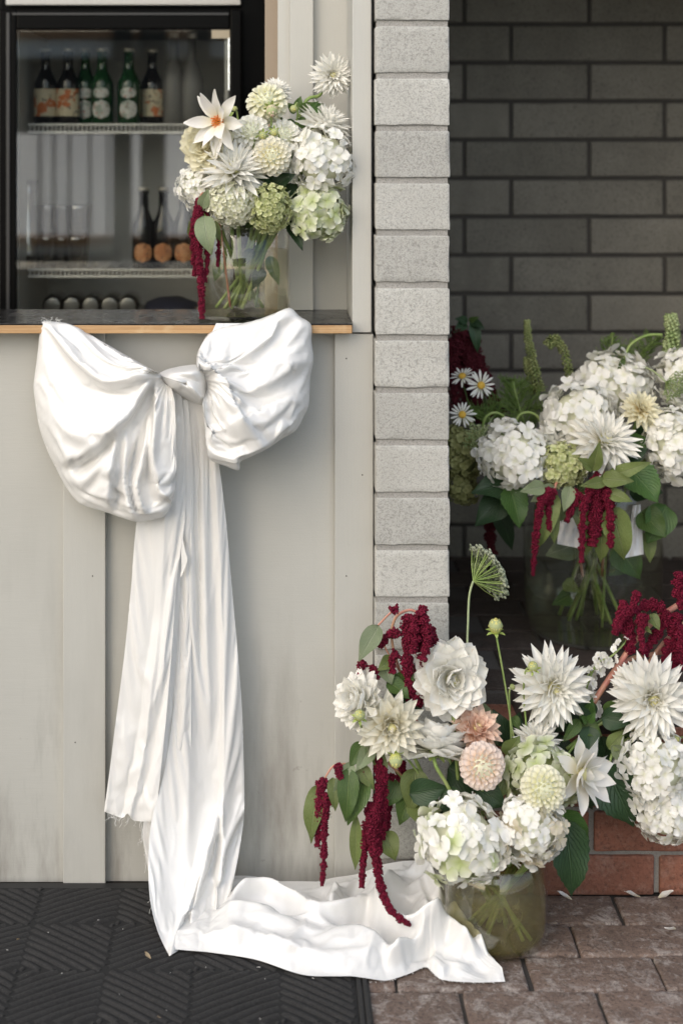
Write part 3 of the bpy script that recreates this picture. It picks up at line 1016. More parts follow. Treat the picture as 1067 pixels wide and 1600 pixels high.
def sheet(name, left, right, ybase, ridges, nu, nv, ytop=None, ends=None, lower=None, wob=.003, parent=None, grow=.003):
    """hanging cloth between two edge lines given from top to bottom; ybase = [(t, Y left, Y right)]"""
    rl = make_ridges(ridges)
    le, re_ = catmull(left, nv), catmull(right, nv)
    yb = catmull(ybase, nv)
    V = []
    for j in range(nv):
        for i in range(nu):
            u = i / (nu - 1)
            px = lerp(le[j][0], re_[j][0], u); py = lerp(le[j][1], re_[j][1], u)
            if ends and j > nv * .6:
                py += ends(u) * ((j / (nv - 1) - .6) / .4) ** 2
            d = ridge_at(rl, px, py) * .75 + noise.noise(Vector((px * .04, py * .008, 1.7))) * wob + .0014 * crease(px * 1.6, py * .45, .016, 7.7 + nu)
            V.append(P(px, py, lerp(yb[j][1], yb[j][2], u) - d))
    o = wpart(name, V, grid_faces(nu, nv), M['satin'], parent or bow)
    if grow:
        pin = []
        for j in range(nv):
            row = [1.0 if j < 3 else .02] * nu
            for e, q in enumerate((.5, .3, .1)): row[e] = max(row[e], q); row[-1 - e] = max(row[-1 - e], q)
            if j > nv - 6: row = [max(w, .6) for w in row]
            pin += row
        JOBS.append((o, pin, grow, .6, .3))
    return o


# long tail: hangs behind the others and runs down to the floor
sheet('long_tail', [(282, 622), (282, 700), (282, 800), (281, 900), (280, 1000), (272, 1100), (258, 1200), (236, 1290), (233, 1385), (245, 1450), (265, 1494)],
      [(318, 628), (338, 700), (352, 800), (361, 900), (370, 1000), (378, 1100), (381, 1190), (382, 1265), (374, 1330), (362, 1390), (350, 1442)],
      [(0, -.040, -.040), (.1, -.03, -.015), (.3, -.02, 0), (.5, -.02, .005), (.68, -.03, .005), (.8, -.07, -.01), (.9, -.15, -.06), (1, -.218, -.10)],
      [([(300, 640), (299, 800), (297, 1000), (296, 1200), (296, 1380)], .016, 8, 12),
       ([(318, 650), (319, 760), (322, 900), (326, 1050), (330, 1200)], .012, 10, 12),
       ([(308, 640), (309, 760), (310, 900), (312, 1050)], -.014, 5, 5),
       ([(287, 640), (290, 760), (288, 900)], -.012, 5, 5),
       ([(334, 690), (340, 800), (346, 950), (349, 1100), (348, 1265), (347, 1350), (338, 1432)], .022, 18, 3.5, 0),
       ([(368, 1000), (374, 1120), (378, 1200), (382, 1266)], .010, 6, 6),
       ([(382, 1266), (366, 1292), (351, 1322), (348, 1370)], .020, 4, 16, 0),
       ([(338, 1270), (322, 1320), (306, 1370), (292, 1415), (276, 1460), (266, 1492)], .030, 16, 5, 0),
       ([(334, 1300), (322, 1350), (312, 1400), (300, 1460)], .026, 10, 5),
       ([(344, 1300), (336, 1345), (326, 1372)], -.022, 7, 7),
       ([(300, 1420), (290, 1450), (280, 1485)], -.030, 7, 9),
       ([(318, 1395), (312, 1430), (318, 1470)], -.018, 6, 6),
       ([(250, 1330), (256, 1400), (262, 1470)], .012, 12, 16)], 72, 160)
# second tail, cut short above the floor
sheet('short_tail', [(279, 625), (283, 720), (284, 815), (277, 900), (268, 1000), (256, 1100), (243, 1200), (224, 1290), (229, 1340), (234, 1371)],
      [(294, 625), (301, 720), (302, 815), (300, 900), (299, 1000), (299, 1100), (299, 1200), (299, 1290), (300, 1340), (301, 1377)],
      [(0, -.045, -.045), (.4, -.028, -.024), (.7, -.034, -.026), (1, -.050, -.042)],
      [([(292, 640), (293, 800), (290, 1000), (288, 1200), (286, 1377)], .006, 5, 8, 0),
       ([(286, 850), (278, 1000), (268, 1150), (262, 1283)], -.012, 6, 6, 3),
       ([(240, 1290), (245, 1330), (250, 1371)], .006, 10, 10, 0)], 36, 110)
# first tail, in front at the left
sheet('short_tail', [(258, 605), (248, 640), (234, 720), (214, 815), (205, 920), (195, 1020), (181, 1130), (171, 1210), (163, 1268)],
      [(283, 612), (288, 660), (290, 740), (289, 815), (277, 900), (270, 1000), (262, 1100), (252, 1200), (243, 1284)],
      [(0, -.050, -.052), (.25, -.034, -.040), (.6, -.022, -.042), (1, -.014, -.048)],
      [([(262, 650), (258, 815), (248, 950), (236, 1070), (222, 1180), (203, 1275)], .014, 5, 14, 0),
       ([(250, 815), (242, 950), (226, 1070), (210, 1170), (192, 1272)], -.014, 6, 6, 2),
       ([(276, 660), (274, 815), (262, 950), (250, 1090), (236, 1280)], .008, 8, 8, 0),
       ([(262, 900), (256, 1000), (250, 1080)], .005, 4, 4),
       ([(180, 1130), (172, 1210), (166, 1266)], .008, 6, 6, 0)], 48, 110,
      ends=lambda u: 5 * math.sin(u * PI) - 9 * math.exp(-((u - .46) / .06) ** 2))
# small loose curl of cloth half way down
sheet('loose_fold', [(283, 838), (283, 860), (284, 885), (282, 902)], [(285, 836), (290, 862), (293, 876), (284, 900)],
      [(0, -.040, -.040), (.6, -.040, -.045), (1, -.040, -.042)], [], 12, 20, grow=0)

# train on the floor
TB = catmull([(300, 1390, .02), (352, 1372, .020), (390, 1369, .020), (430, 1376, .020), (470, 1383, .020), (520, 1372, .018), (560, 1366, .015), (596, 1352, -.015), (640, 1345, -.025), (668, 1352, -.035), (693, 1374, -.055), (708, 1412, -.085), (742, 1466, -.20), (784, 1512, -.28)], 140)
TF = catmull([(264, 1492), (300, 1495), (332, 1498), (400, 1509), (470, 1532), (520, 1535), (570, 1534), (605, 1532), (640, 1521), (664, 1511), (676, 1520), (692, 1531), (740, 1535), (789, 1534)], 140)
rl = make_ridges([
    ([(330, 1440), (400, 1450), (479, 1462), (557, 1480), (600, 1500), (616, 1522)], .026, 9, 34),
    ([(352, 1440), (376, 1418), (400, 1412), (424, 1414), (459, 1432), (487, 1450), (518, 1450), (560, 1438), (592, 1412)], .030, 10, 9),
    ([(420, 1440), (450, 1455), (500, 1468), (545, 1466), (580, 1450)], -.014, 9, 9),
    ([(360, 1396), (420, 1396), (455, 1410), (480, 1425)], -.016, 9, 9),
    ([(518, 1396), (526, 1414), (512, 1436)], .018, 8, 8),
    ([(500, 1396), (506, 1414), (494, 1432)], -.012, 7, 7),
    ([(545, 1392), (560, 1408), (556, 1424)], -.012, 9, 9),
    ([(626, 1378), (598, 1412), (588, 1438), (606, 1464), (640, 1474), (680, 1466), (704, 1444)], .036, 12, 8),
    ([(630, 1410), (632, 1440), (650, 1452)], -.020, 16, 16),
    ([(560, 1450), (586, 1470), (620, 1486), (660, 1484)], -.020, 9, 9),
    ([(640, 1356), (664, 1370), (680, 1402), (690, 1425)], .024, 8, 10),
    ([(650, 1385), (662, 1420), (668, 1446)], .010, 10, 10),
    ([(600, 1520), (625, 1502), (655, 1486), (695, 1470), (720, 1484), (745, 1506)], .028, 10, 12),
    ([(700, 1424), (722, 1446), (742, 1470), (760, 1494)], .020, 12, 8),
    ([(690, 1448), (712, 1462), (730, 1480)], -.014, 7, 7),
    ([(630, 1515), (650, 1500), (680, 1494)], -.014, 7, 7),
    ([(664, 1505), (680, 1516), (696, 1528)], .012, 8, 8),
    ([(312, 1470), (360, 1478), (420, 1496), (460, 1520)], .010, 12, 16),
    ([(400, 1486), (460, 1500), (520, 1512), (580, 1522)], .008, 10, 10),
    ([(720, 1500), (742, 1514), (770, 1522)], -.006, 10, 10),
])
nu, nv = 140, 70
V = []
for j in range(nv):
    t_ = j / (nv - 1)
    for i in range(nu):
        a = P(*TB[i]); b = FL(TF[i][0], TF[i][1], .004)
        zfl = lerp(.0135, .004, max(0, min(1, (lerp(a.x, b.x, t_) - MATX + .03) / .06)))
        p = a.lerp(b, t_)
        p.z = lerp(a.z, zfl, 1 - (1 - t_) ** 1.5)
        D = CAMD + p.y
        px = 420 + p.x / (K * D); py = 222 + (EYE - p.z) / (K * D)
        edge = min(1, t_ * 7 + .15) * min(1, (1 - t_) * 8)
        if i > nu * .85: edge *= min(1, (nu - 1 - i) / (nu * .07))
        hump = .010 * math.sin(PI * t_) * (1 - .5 * i / nu)
        d = ridge_at(rl, px, py) * 1.5 + .006 * crease(px, py * 1.8, .011, 9.1) + .004 * noise.noise(Vector((px * .03, py * .05, .3)))
        p.z = max(zfl, p.z + hump * edge + d * edge + .003 * edge)
        p.y -= max(0, d) * edge * .35
        V.append(p)
train = wpart('train', V, grid_faces(nu, nv, 0, True), M['satin'], bow)
pin = []
for j in range(nv):
    row = [1.0 if j in (0, nv - 1) else (.4 if j > nv - 5 or j < 3 else .12)] * nu
    row[0] = row[-1] = 1.0
    pin += row
JOBS.append((train, pin, .03, .3, .0))
settle(JOBS, 20)
zoff = MW[bow].translation.z
for v_ in train.data.vertices:                       # nothing sinks into the mat or the paving
    zmin = lerp(.0145, .004, max(0, min(1, (v_.co.x + MW[bow].translation.x - MATX + .03) / .06)))
    if v_.co.z + zoff < zmin: v_.co.z = zmin - zoff
# frayed threads along the cut hems
geos = []
M['thread'] = plain('white_thread', (.7, .69, .66), .8)
for (x0, y0, x1, y1, Y, n, up_) in ((163, 1268, 243, 1284, -.05, 26, 0), (222, 1290, 234, 1372, -.062, 14, 0), (236, 1390, 245, 1440, -.09, 6, 0), (66, 503, 100, 503, -.012, 14, 1)):
    for i in range(n):
        u = rnd.random()
        p = P(lerp(x0, x1, u), lerp(y0, y1, u), Y)
        L_ = rnd.uniform(.006, .026) * (.4 if up_ else 1)
        d = Vector((rnd.uniform(-.4, .4), rnd.uniform(-.3, .1), 1 if up_ else -1))
        pts = [p + d * L_ * k / 4 + Vector((rnd.uniform(-1, 1), rnd.uniform(-1, 1), 0)) * .0014 * k for k in range(5)]
        geos.append(tube(pts, .00035, 4, False))
for i in range(60):
    k = int(rnd.uniform(.48, .99) * 139)
    b = FL(TF[k][0], TF[k][1], .005)
    d = Vector((rnd.uniform(-.6, .6), -1, rnd.uniform(-.05, .3)))
    L_ = rnd.uniform(.002, .005)
    geos.append(tube([b, b + d * L_ * .5, b + d * L_], .0004, 4, False))
V, F = merge(geos)
tag(wpart('frayed_thread', V, F, M['thread'], bow), kind='stuff')

# ------------------------------------------------------------------ flowers: building blocks
def m_petal(name, base, tip, trans=.34, rough=.55, p0=.05, p1=.45, vary=.10, streak=.25):
    g = G(name)
    uv = g.uv()
    sx = g.n('SeparateXYZ', {0: uv})
    c = g.mix(g.ramp(sx.outputs[1], [(p0, 0), (p1, 1)]), base, tip)
    st = g.noise(1.0, 2, g.n('Mapping', {'Vector': uv, 'Scale': (26, 2.0, 1)}).outputs[0])
    c = g.mix(g.ramp(st, [(.35, .0), (.7, streak)]), c, tuple(x * .86 for x in tip))
    c = g.mix(1.0, c, g.ramp(g.rand(), [(0, tuple([1 - vary, 1 - vary * .95, 1 - vary * 1.15])), (1, (1, 1, 1))]), 'MULTIPLY')
    br = g.n('Mapping', {'Vector': uv, 'Scale': (3.1, 2.3, 1), 'Location': g.n('CombineXYZ', {0: g.n('Math', {0: g.rand(), 1: 60.0}, operation='MULTIPLY').outputs[0]}).outputs[0]}).outputs[0]
    bm_ = g.n('Math', {0: g.ramp(g.noise(1.6, 3, br), [(.60, 0), (.70, .6)]), 1: g.ramp(sx.outputs[1], [(.62, 0), (.97, 1)])}, operation='MULTIPLY').outputs[0]
    c = g.mix(bm_, c, tuple(x * y for x, y in zip(tip, (.74, .58, .38))))
    nb = g.bump(st, .25, .0012)
    p = g.n('BsdfPrincipled', {'Base Color': c, 'Roughness': rough, 'Specular IOR Level': .3, 'Normal': nb})
    t = g.n('BsdfTranslucent', {'Color': c, 'Normal': nb})
    mx = g.n('MixShader', {0: trans, 1: p.outputs[0], 2: t.outputs[0]})
    g.n('OutputMaterial', {'Surface': mx.outputs[0]})
    return g.m


W_ = (.96, .945, .895)
M['p_white'] = m_petal('white_petal', (.74, .74, .52), W_)
M['p_cactus'] = m_petal('white_cactus_petal', (.72, .70, .36), W_, p1=.35)
M['p_cream'] = m_petal('cream_petal', (.78, .70, .38), (.90, .87, .76), p1=.6)
M['p_yellow'] = m_petal('pale_yellow_petal', (.78, .62, .24), (.89, .85, .66), p1=.65)
M['p_lemon'] = m_petal('lemon_green_petal', (.76, .74, .42), (.92, .90, .76), p1=.7)
M['p_blush'] = m_petal('blush_petal', (.84, .62, .44), (.90, .79, .73), p1=.7)
M['p_peach'] = m_petal('peach_petal', (.82, .48, .32), (.89, .68, .56), p1=.7)
M['p_single'] = m_petal('ivory_single_petal', (.78, .72, .50), (.90, .875, .83), p1=.5)
M['h_white'] = m_petal('white_hydrangea_floret', (.76, .76, .58), (.96, .945, .90), p0=.0, p1=.35, vary=.12)
M['h_cream'] = m_petal('cream_hydrangea_floret', (.62, .64, .34), (.86, .85, .70), p0=0, p1=.5, vary=.14)
M['h_green'] = m_petal('green_white_hydrangea_floret', (.54, .62, .26), (.86, .87, .72), p0=.1, p1=.9, vary=.2)
M['h_lime'] = m_petal('lime_hydrangea_floret', (.44, .50, .17), (.72, .74, .42), p0=0, p1=.7, vary=.25)
M['h_olive'] = m_petal('olive_hydrangea_floret', (.28, .31, .11), (.44, .45, .21), p0=0, p1=.7, vary=.3)
M['h_spot'] = m_petal('browning_hydrangea_floret', (.74, .68, .46), (.82, .74, .60), p0=0, p1=.4, vary=.2)


def m_stem(name, c1, c2):
    g = G(name)
    v = g.obj()
    c = g.mix(g.ramp(g.noise(30, 3, v), [(.35, 0), (.7, 1)]), c1, c2)
    return g.out(c, .5)


M['stem'] = m_stem('green_stem', (.17, .26, .06), (.30, .36, .13))
M['stem_dark'] = m_stem('dark_green_stem', (.05, .10, .03), (.09, .15, .05))
M['stem_pink'] = m_stem('pink_amaranth_stem', (.45, .16, .13), (.50, .30, .18))
M['stem_pale'] = m_stem('pale_green_stem', (.26, .32, .15), (.33, .38, .22))
M['bud'] = m_petal('yellow_green_bud_petal', (.42, .48, .10), (.66, .62, .22), .15)
M['bud_green'] = m_petal('green_bud_scale', (.20, .30, .06), (.36, .45, .13), .15)
M['bud_pink'] = m_petal('pink_bud_petal', (.62, .62, .36), (.74, .58, .44), .15)
M['core'] = plain('flower_core', (.34, .38, .18), .8)
M['core_w'] = plain('pale_flower_core', (.66, .67, .50), .8)
M['core_o'] = plain('olive_flower_core', (.16, .18, .07), .8)
M['heart'] = plain('yellow_green_heart', (.74, .70, .36), .7)
M['disc'] = G('orange_disc').out((.75, .22, .02), .7)
M['disc_y'] = G('yellow_disc').out((.60, .36, .04), .7)


def m_leaf(name, c1, c2, vein, trans=.2, vs_=9, rough=.45):
    g = G(name)
    uv = g.uv()
    sx = g.n('SeparateXYZ', {0: uv})
    au = g.n('Math', {0: g.n('Math', {0: sx.outputs[0], 1: .5}, operation='SUBTRACT').outputs[0]}, operation='ABSOLUTE').outputs[0]
    k = g.n('Math', {0: g.n('Math', {0: au, 1: -1.1}, operation='MULTIPLY').outputs[0], 1: sx.outputs[1]}, operation='ADD').outputs[0]
    fr_ = g.n('Math', {0: g.n('Math', {0: k, 1: float(vs_)}, operation='MULTIPLY').outputs[0]}, operation='FRACT').outputs[0]
    side = g.ramp(fr_, [(.0, 1), (.10, 0), (.90, 0), (1.0, 1)])
    mid = g.ramp(au, [(.012, 1), (.035, 0)])
    vv = g.n('Math', {0: g.n('Math', {0: side, 1: .6}, operation='MULTIPLY').outputs[0], 1: mid}, operation='MAXIMUM').outputs[0]
    v = g.shift(9)
    c = g.mix(g.ramp(g.noise(26, 4, v), [(.3, 0), (.7, 1)]), c1, c2)
    c = g.mix(.7, c, g.ramp(g.rand(), [(0, .62), (1, 1.0)]), 'MULTIPLY')
    c = g.mix(g.n('Math', {0: vv, 1: .7}, operation='MULTIPLY').outputs[0], c, vein)
    nb = g.bump(g.n('Math', {0: 1.0, 1: vv}, operation='SUBTRACT').outputs[0], .9, .003)
    p = g.n('BsdfPrincipled', {'Base Color': c, 'Roughness': rough, 'Specular IOR Level': .4, 'Normal': nb})
    t = g.n('BsdfTranslucent', {'Color': c, 'Normal': nb})
    mx = g.n('MixShader', {0: trans, 1: p.outputs[0], 2: t.outputs[0]})
    g.n('OutputMaterial', {'Surface': mx.outputs[0]})
    return g.m


M['leaf'] = m_leaf('green_leaf', (.07, .135, .03), (.11, .18, .045), (.19, .26, .09))
M['leaf_dark'] = m_leaf('dark_hydrangea_leaf', (.022, .055, .02), (.035, .075, .028), (.06, .11, .05), .1)
M['leaf_bright'] = m_leaf('bright_hydrangea_leaf', (.06, .14, .03), (.09, .18, .04), (.16, .25, .09), .2)
M['leaf_pale'] = m_leaf('pale_amaranth_leaf', (.20, .25, .13), (.25, .30, .17), (.38, .42, .28), .15, 11)
M['leaf_olive'] = m_leaf('olive_amaranth_leaf', (.15, .20, .055), (.20, .25, .08), (.30, .34, .15), .2, 10)


def petal_mesh(name, mat, L=1.0, W=.3, prof='broad', cup=.6, bend=0.3, a0=0.0, nu=4, nv=7, ruffle=0.0, seed=0, twist=0.0):
    rn = random.Random(seed)
    vs, uv = [], []
    y = z = 0.0
    ph = rn.uniform(0, 6)
    for j in range(nv + 1):
        t = 1 - (1 - j / nv) ** 1.45
        a = a0 + bend * t
        if j:
            y += math.cos(a) * L * (t - t_old); z += math.sin(a) * L * (t - t_old)
        t_old = t
        if prof == 'broad':
            w = (min(1, t / .5) ** .75 * .85 + .15) * (1 - max(0, (t - .5) / .5) ** 3.4)
        elif prof == 'pointed':
            w = (min(1, t / .42) ** .8 * .8 + .2) * (1 - max(0, (t - .42) / .58) ** 1.8)
        elif prof == 'cactus':
            w = (min(1, t / .3) ** .8 * .7 + .3) * (1 - max(0, (t - .3) / .7) ** 2.0)
        elif prof == 'spoon':
            w = (min(1, t / .6) ** .7 * .7 + .3) * (1 - max(0, (t - .6) / .4) ** 3)
        else:                         # round
            w = math.sqrt(max(0, 1 - (2 * t - 1.0) ** 2 * (.98 if t > .5 else .80)))
        w = max(w * W, W * .03)
        for i in range(nu + 1):
            s = -1 + 2 * i / nu
            if abs(cup) > .05:
                x = w * math.sin(s * cup) / abs(math.sin(min(cup, 1.57)) if cup < 1.57 else 1.0)
                d = w * (1 - math.cos(s * cup)) / (abs(math.sin(min(cup, 1.57))) if cup < 1.57 else 1.0)
            else:
                x = w * s; d = 0
            d += ruffle * W * s * s * math.sin(t * 9 + ph + (2 if s > 0 else 0)) * t
            tw = twist * t
            x2 = x * math.cos(tw) - d * math.sin(tw); d2 = x * math.sin(tw) + d * math.cos(tw)
            vs.append(Vector((x2, y - math.sin(a) * d2, z + math.cos(a) * d2)))
            uv.append((i / nu, t))
    fs = []
    for j in range(nv):
        for i in range(nu):
            b = j * (nu + 1) + i
            fs.append([b, b + 1, b + nu + 2, b + nu + 1])
    return mdata(name, vs, fs, mat, True, uv)


def floret_mesh(mat, seed, n=4, pw=.40, cupz=.25):
    """one hydrangea floret of n overlapping round petals, about one unit across"""
    rn = random.Random(seed)
    V, F, U = [], [], []
    for k in range(n):
        a = 2 * PI * k / n + rn.uniform(-.18, .18)
        L = .54 * rn.uniform(.86, 1.12)
        wd = pw * .66 * rn.uniform(.88, 1.12)
        tilt = rn.uniform(-.05, .50)
        ph = rn.uniform(0, 6)
        o = len(V)
        nr, nc = 4, 4
        for j in range(nr + 1):
            t = (0, .28, .58, .84, 1.0)[j]
            w = wd * (.16, .62, 1.0, .88, .42)[j]
            for i in range(nc + 1):
                s = -1 + 2 * i / nc
                r_ = L * (t - .10 * s * s * t * t)
                x = w * s
                z = tilt * r_ - .14 * t * t + cupz * .30 * s * s * t + .04 * (k % 2) + .045 * math.sin(s * 2.6 + ph + t * 3) * t
                V.append(Vector((x * math.cos(a) - r_ * math.sin(a), x * math.sin(a) + r_ * math.cos(a), z)))
                U.append((i / nc, t))
        for j in range(nr):
            for i in range(nc):
                b = o + j * (nc + 1) + i
                F.append([b, b + 1, b + nc + 2, b + nc + 1])
    return mdata('floret', V, F, mat, True, U)


_cache = {}


def variants(key, fn, n):
    if key not in _cache: _cache[key] = [fn(i) for i in range(n)]
    return _cache[key]


def florets(mk, kind='big'):
    if kind == 'big': return variants(('fl', mk), lambda i: floret_mesh(M[mk], i + 3), 5)
    return variants(('fs', mk), lambda i: floret_mesh(M[mk], i + 11, 4, .42, .5), 4)


def facing(f):
    """f = (right, up, toward the camera)"""
    return Vector((f[0], -f[2], f[1])).normalized().to_track_quat('Z', 'Y')


def stem_part(t, pts, rad=.0026, mat='stem', name='stem', n=6):
    c = [Vector(q) for q in catmull([tuple(p) for p in pts], max(8, 5 * len(pts)))]
    V, F = tube(c, rad, n)
    return wpart(name, V, F, M[mat], t)


def sphere_geo(rx, ry, rz, n=14, m=9):
    return lathe([(math.sin(PI * j / m), -math.cos(PI * j / m)) for j in range(m + 1)], n)[0], lathe([(math.sin(PI * j / m), -math.cos(PI * j / m)) for j in range(m + 1)], n)[1]


def core_part(t, r, sq=(1, 1, 1), mat='core', off=(0, 0, 0), name='core'):
    V, F = sphere_geo(1, 1, 1)
    V = [Vector((v.x * r * sq[0] + off[0], v.y * r * sq[1] + off[1], v.z * r * sq[2] + off[2])) for v in V]
    return link(name, mdata(name, V, F, M[mat]), t)


def hydrangea(label, px, py, Y, rpx, face=(0, .5, 1), mk='h_white', fl=.50, sq=(1, 1, .92), cover=132, seed=0, stem=None, group=None, small=False, spot=None, core='core_w', dens=1.0):
    rn = random.Random(seed * 31 + int(px))
    R_ = rpx * S(Y)
    t = thing('hydrangea', label, 'flower', P(px, py, Y), facing(face), group)
    f = R_ * fl
    N = int(dens * 5.6 * 2 * (1 - math.cos(R(cover))) / (fl * fl))
    N = min(N, 290)
    ms = florets(mk, 'small' if small else 'big')
    ms2 = florets(spot) if spot else ms
    core_part(t, R_ * .70, sq, core)
    zmin = math.cos(R(cover))
    for i in range(N):
        z = 1 - (1 - zmin) * (i + .5) / N
        a = i * 2.39996 + rn.uniform(-.25, .25)
        q = math.sqrt(max(0, 1 - z * z))
        n = Vector((q * math.cos(a), q * math.sin(a), z))
        lump = 1 + .10 * noise.noise(n * 2.1 + Vector((seed, px * .1, 0)))
        p = Vector((n.x * sq[0], n.y * sq[1], n.z * sq[2])) * R_ * lump * rn.uniform(.78, 1.0)
        nn = (n + Vector((rn.uniform(-1, 1), rn.uniform(-1, 1), rn.uniform(-1, 1))) * .42).normalized()
        qt = nn.to_track_quat('Z', 'Y') @ Quaternion((0, 0, 1), rn.uniform(0, 6.28))
        m = Matrix.Translation(p) @ qt.to_matrix().to_4x4() @ Matrix.Scale(f * rn.uniform(.78, 1.15), 4)
        me = rn.choice(ms2 if spot and noise.noise(n * 2.4 + Vector((seed + 5., 1, 2))) > .22 else ms)
        link('floret', me, t, m)
    if stem: stem_part(t, [P(px, py, Y)] + stem, .0042)
    return t


def ring_petals(t, rings, ms, R_, rn, jit=6, h0=0.0):
    for (n, r0, z0, elev, s) in rings:
        ph = rn.uniform(0, 6.28)
        for k in range(n):
            a = ph + 2 * PI * k / n + R(rn.uniform(-jit, jit))
            e = R(elev + rn.uniform(-jit, jit))
            sc_ = R_ * s * rn.uniform(.9, 1.08)
            m = Matrix.Rotation(a, 4, 'Z') @ Matrix.Translation((0, R_ * r0, R_ * z0)) @ Matrix.Rotation(e, 4, 'X') @ Matrix.Rotation(R(rn.uniform(-12, 12)), 4, 'Y') @ Matrix.Scale(sc_, 4)
            link('petal', rn.choice(ms), t, m)


def sepals(t, R_, n=7, s=.42, z=-.12, mat='bud_green'):
    ms = variants(('sep', mat), lambda i: petal_mesh('sepal', M[mat], 1, .26, 'pointed', .5, -.5, 0, 2, 4, 0, i), 2)
    for k in range(n):
        m = Matrix.Rotation(2 * PI * k / n, 4, 'Z') @ Matrix.Translation((0, R_ * .05, R_ * z)) @ Matrix.Rotation(R(-10), 4, 'X') @ Matrix.Scale(R_ * s, 4)
        link('sepal', ms[k % 2], t, m)
    core_part(t, R_ * .16, (1, 1, .7), 'stem', (0, 0, R_ * (z - .03)), 'receptacle')


def deco_dahlia(label, px, py, Y, rpx, face, mk='p_white', prof='broad', W=.30, seed=1, stem=None, dense=1.0, rings=None, cup=.75, bend=.25, calyx=True, disc=None, group=None, ruffle=.15):
    rn = random.Random(seed * 17 + int(px))
    R_ = rpx * S(Y)
    t = thing('dahlia', label, 'flower', P(px, py, Y), facing(face), group)
    ms = variants(('deco', mk, prof, W, cup, bend), lambda i: petal_mesh('petal', M[mk], 1, W * (1 + .08 * (i - 1)), prof, cup * (1 + .15 * (i - 1)), bend * (1 + .5 * (i - 1)), 0, 4, 7, ruffle, i, .1 * (i - 1)), 4)
    if rings is None:
        rings = [(int(12 * dense), .03, -.12, -16, .96), (int(13 * dense), .03, -.07, -2, .97), (int(13 * dense), .03, -.02, 12, .92), (int(12 * dense), .03, .02, 26, .82), (int(11 * dense), .03, .05, 40, .70), (int(9 * dense), .02, .06, 54, .56), (int(7 * dense), .02, .07, 68, .42), (5, .01, .08, 80, .30)]
    ring_petals(t, rings, ms, R_, rn)
    if calyx: sepals(t, R_)
    if not disc: core_part(t, R_ * .16, (1, 1, 1.35), 'heart', (0, 0, R_ * .17), 'heart')
    if disc:
        rd = random.Random(4)
        geos = []
        for i in range(46):
            q = math.sqrt((i + .5) / 46) * R_ * .21; a = i * 2.4
            V, F = lathe([(0, 0), (R_ * .02, .0), (R_ * .018, R_ * .10), (0, R_ * .13)], 5)
            geos.append(([v + Vector((q * math.cos(a), q * math.sin(a), R_ * .04 - q * .3)) for v in V], F))
        V, F = merge(geos)
        tag(link('centre', mdata('centre', V, F, M[disc]), t), kind='stuff')
    if stem: stem_part(t, [P(px, py, Y)] + stem, .0036)
    return t


def cactus_dahlia(label, px, py, Y, rpx, face, mk='p_cactus', seed=1, stem=None, W=.125, group=None, dense=1.3, bend=.15):
    W *= 1.12
    rings = [(int(13 * dense), .03, -.12, -22, .95), (int(15 * dense), .03, -.07, -6, 1.0), (int(15 * dense), .03, -.02, 10, .98), (int(14 * dense), .03, .02, 26, .92), (int(12 * dense), .03, .05, 42, .82), (int(9 * dense), .02, .06, 57, .68), (int(7 * dense), .02, .07, 72, .50), (5, .01, .07, 84, .36)]
    return deco_dahlia(label, px, py, Y, rpx, face, mk, 'cactus', W, seed, stem, 1, rings, 1.15, bend, True, None, group, .1)


def ball_dahlia(label, px, py, Y, rpx, face, mk='p_cream', seed=1, stem=None, N=120, cover=128, group=None, psize=.44):
    rn = random.Random(seed * 13 + int(px))
    R_ = rpx * S(Y)
    t = thing('ball_dahlia', label, 'flower', P(px, py, Y), facing(face), group)
    ms = variants(('ball', mk), lambda i: petal_mesh('petal', M[mk], 1, .36, 'spoon', 1.25, .25 + .1 * i, 0, 4, 5, .05, i), 3)
    core_part(t, R_ * .62, (1, 1, .95), 'core_w')
    zmin = math.cos(R(cover))
    for i in range(N):
        f = ((i + .5) / N)
        z = 1 - (1 - zmin) * f
        a = i * 2.39996
        th = math.acos(max(-1, min(1, z)))
        lean = R(lerp(86, 34, min(1, th / 1.5))) + R(rn.uniform(-6, 6))
        s = R_ * psize * lerp(.55, 1.1, min(1, th / 1.3)) * rn.uniform(.92, 1.06)
        n = Vector((0, math.sin(th), math.cos(th)))
        # local frame: +Y leads away from the pole, tilted outward by 'lean'
        m = Matrix.Rotation(a, 4, 'Z') @ Matrix.Translation(n * R_ * .60 * rn.uniform(.96, 1.04)) @ Matrix.Rotation(-th + lean, 4, 'X') @ Matrix.Scale(s, 4)
        link('petal', rn.choice(ms), t, m)
    if stem: stem_part(t, [P(px, py, Y)] + stem, .0036)
    return t


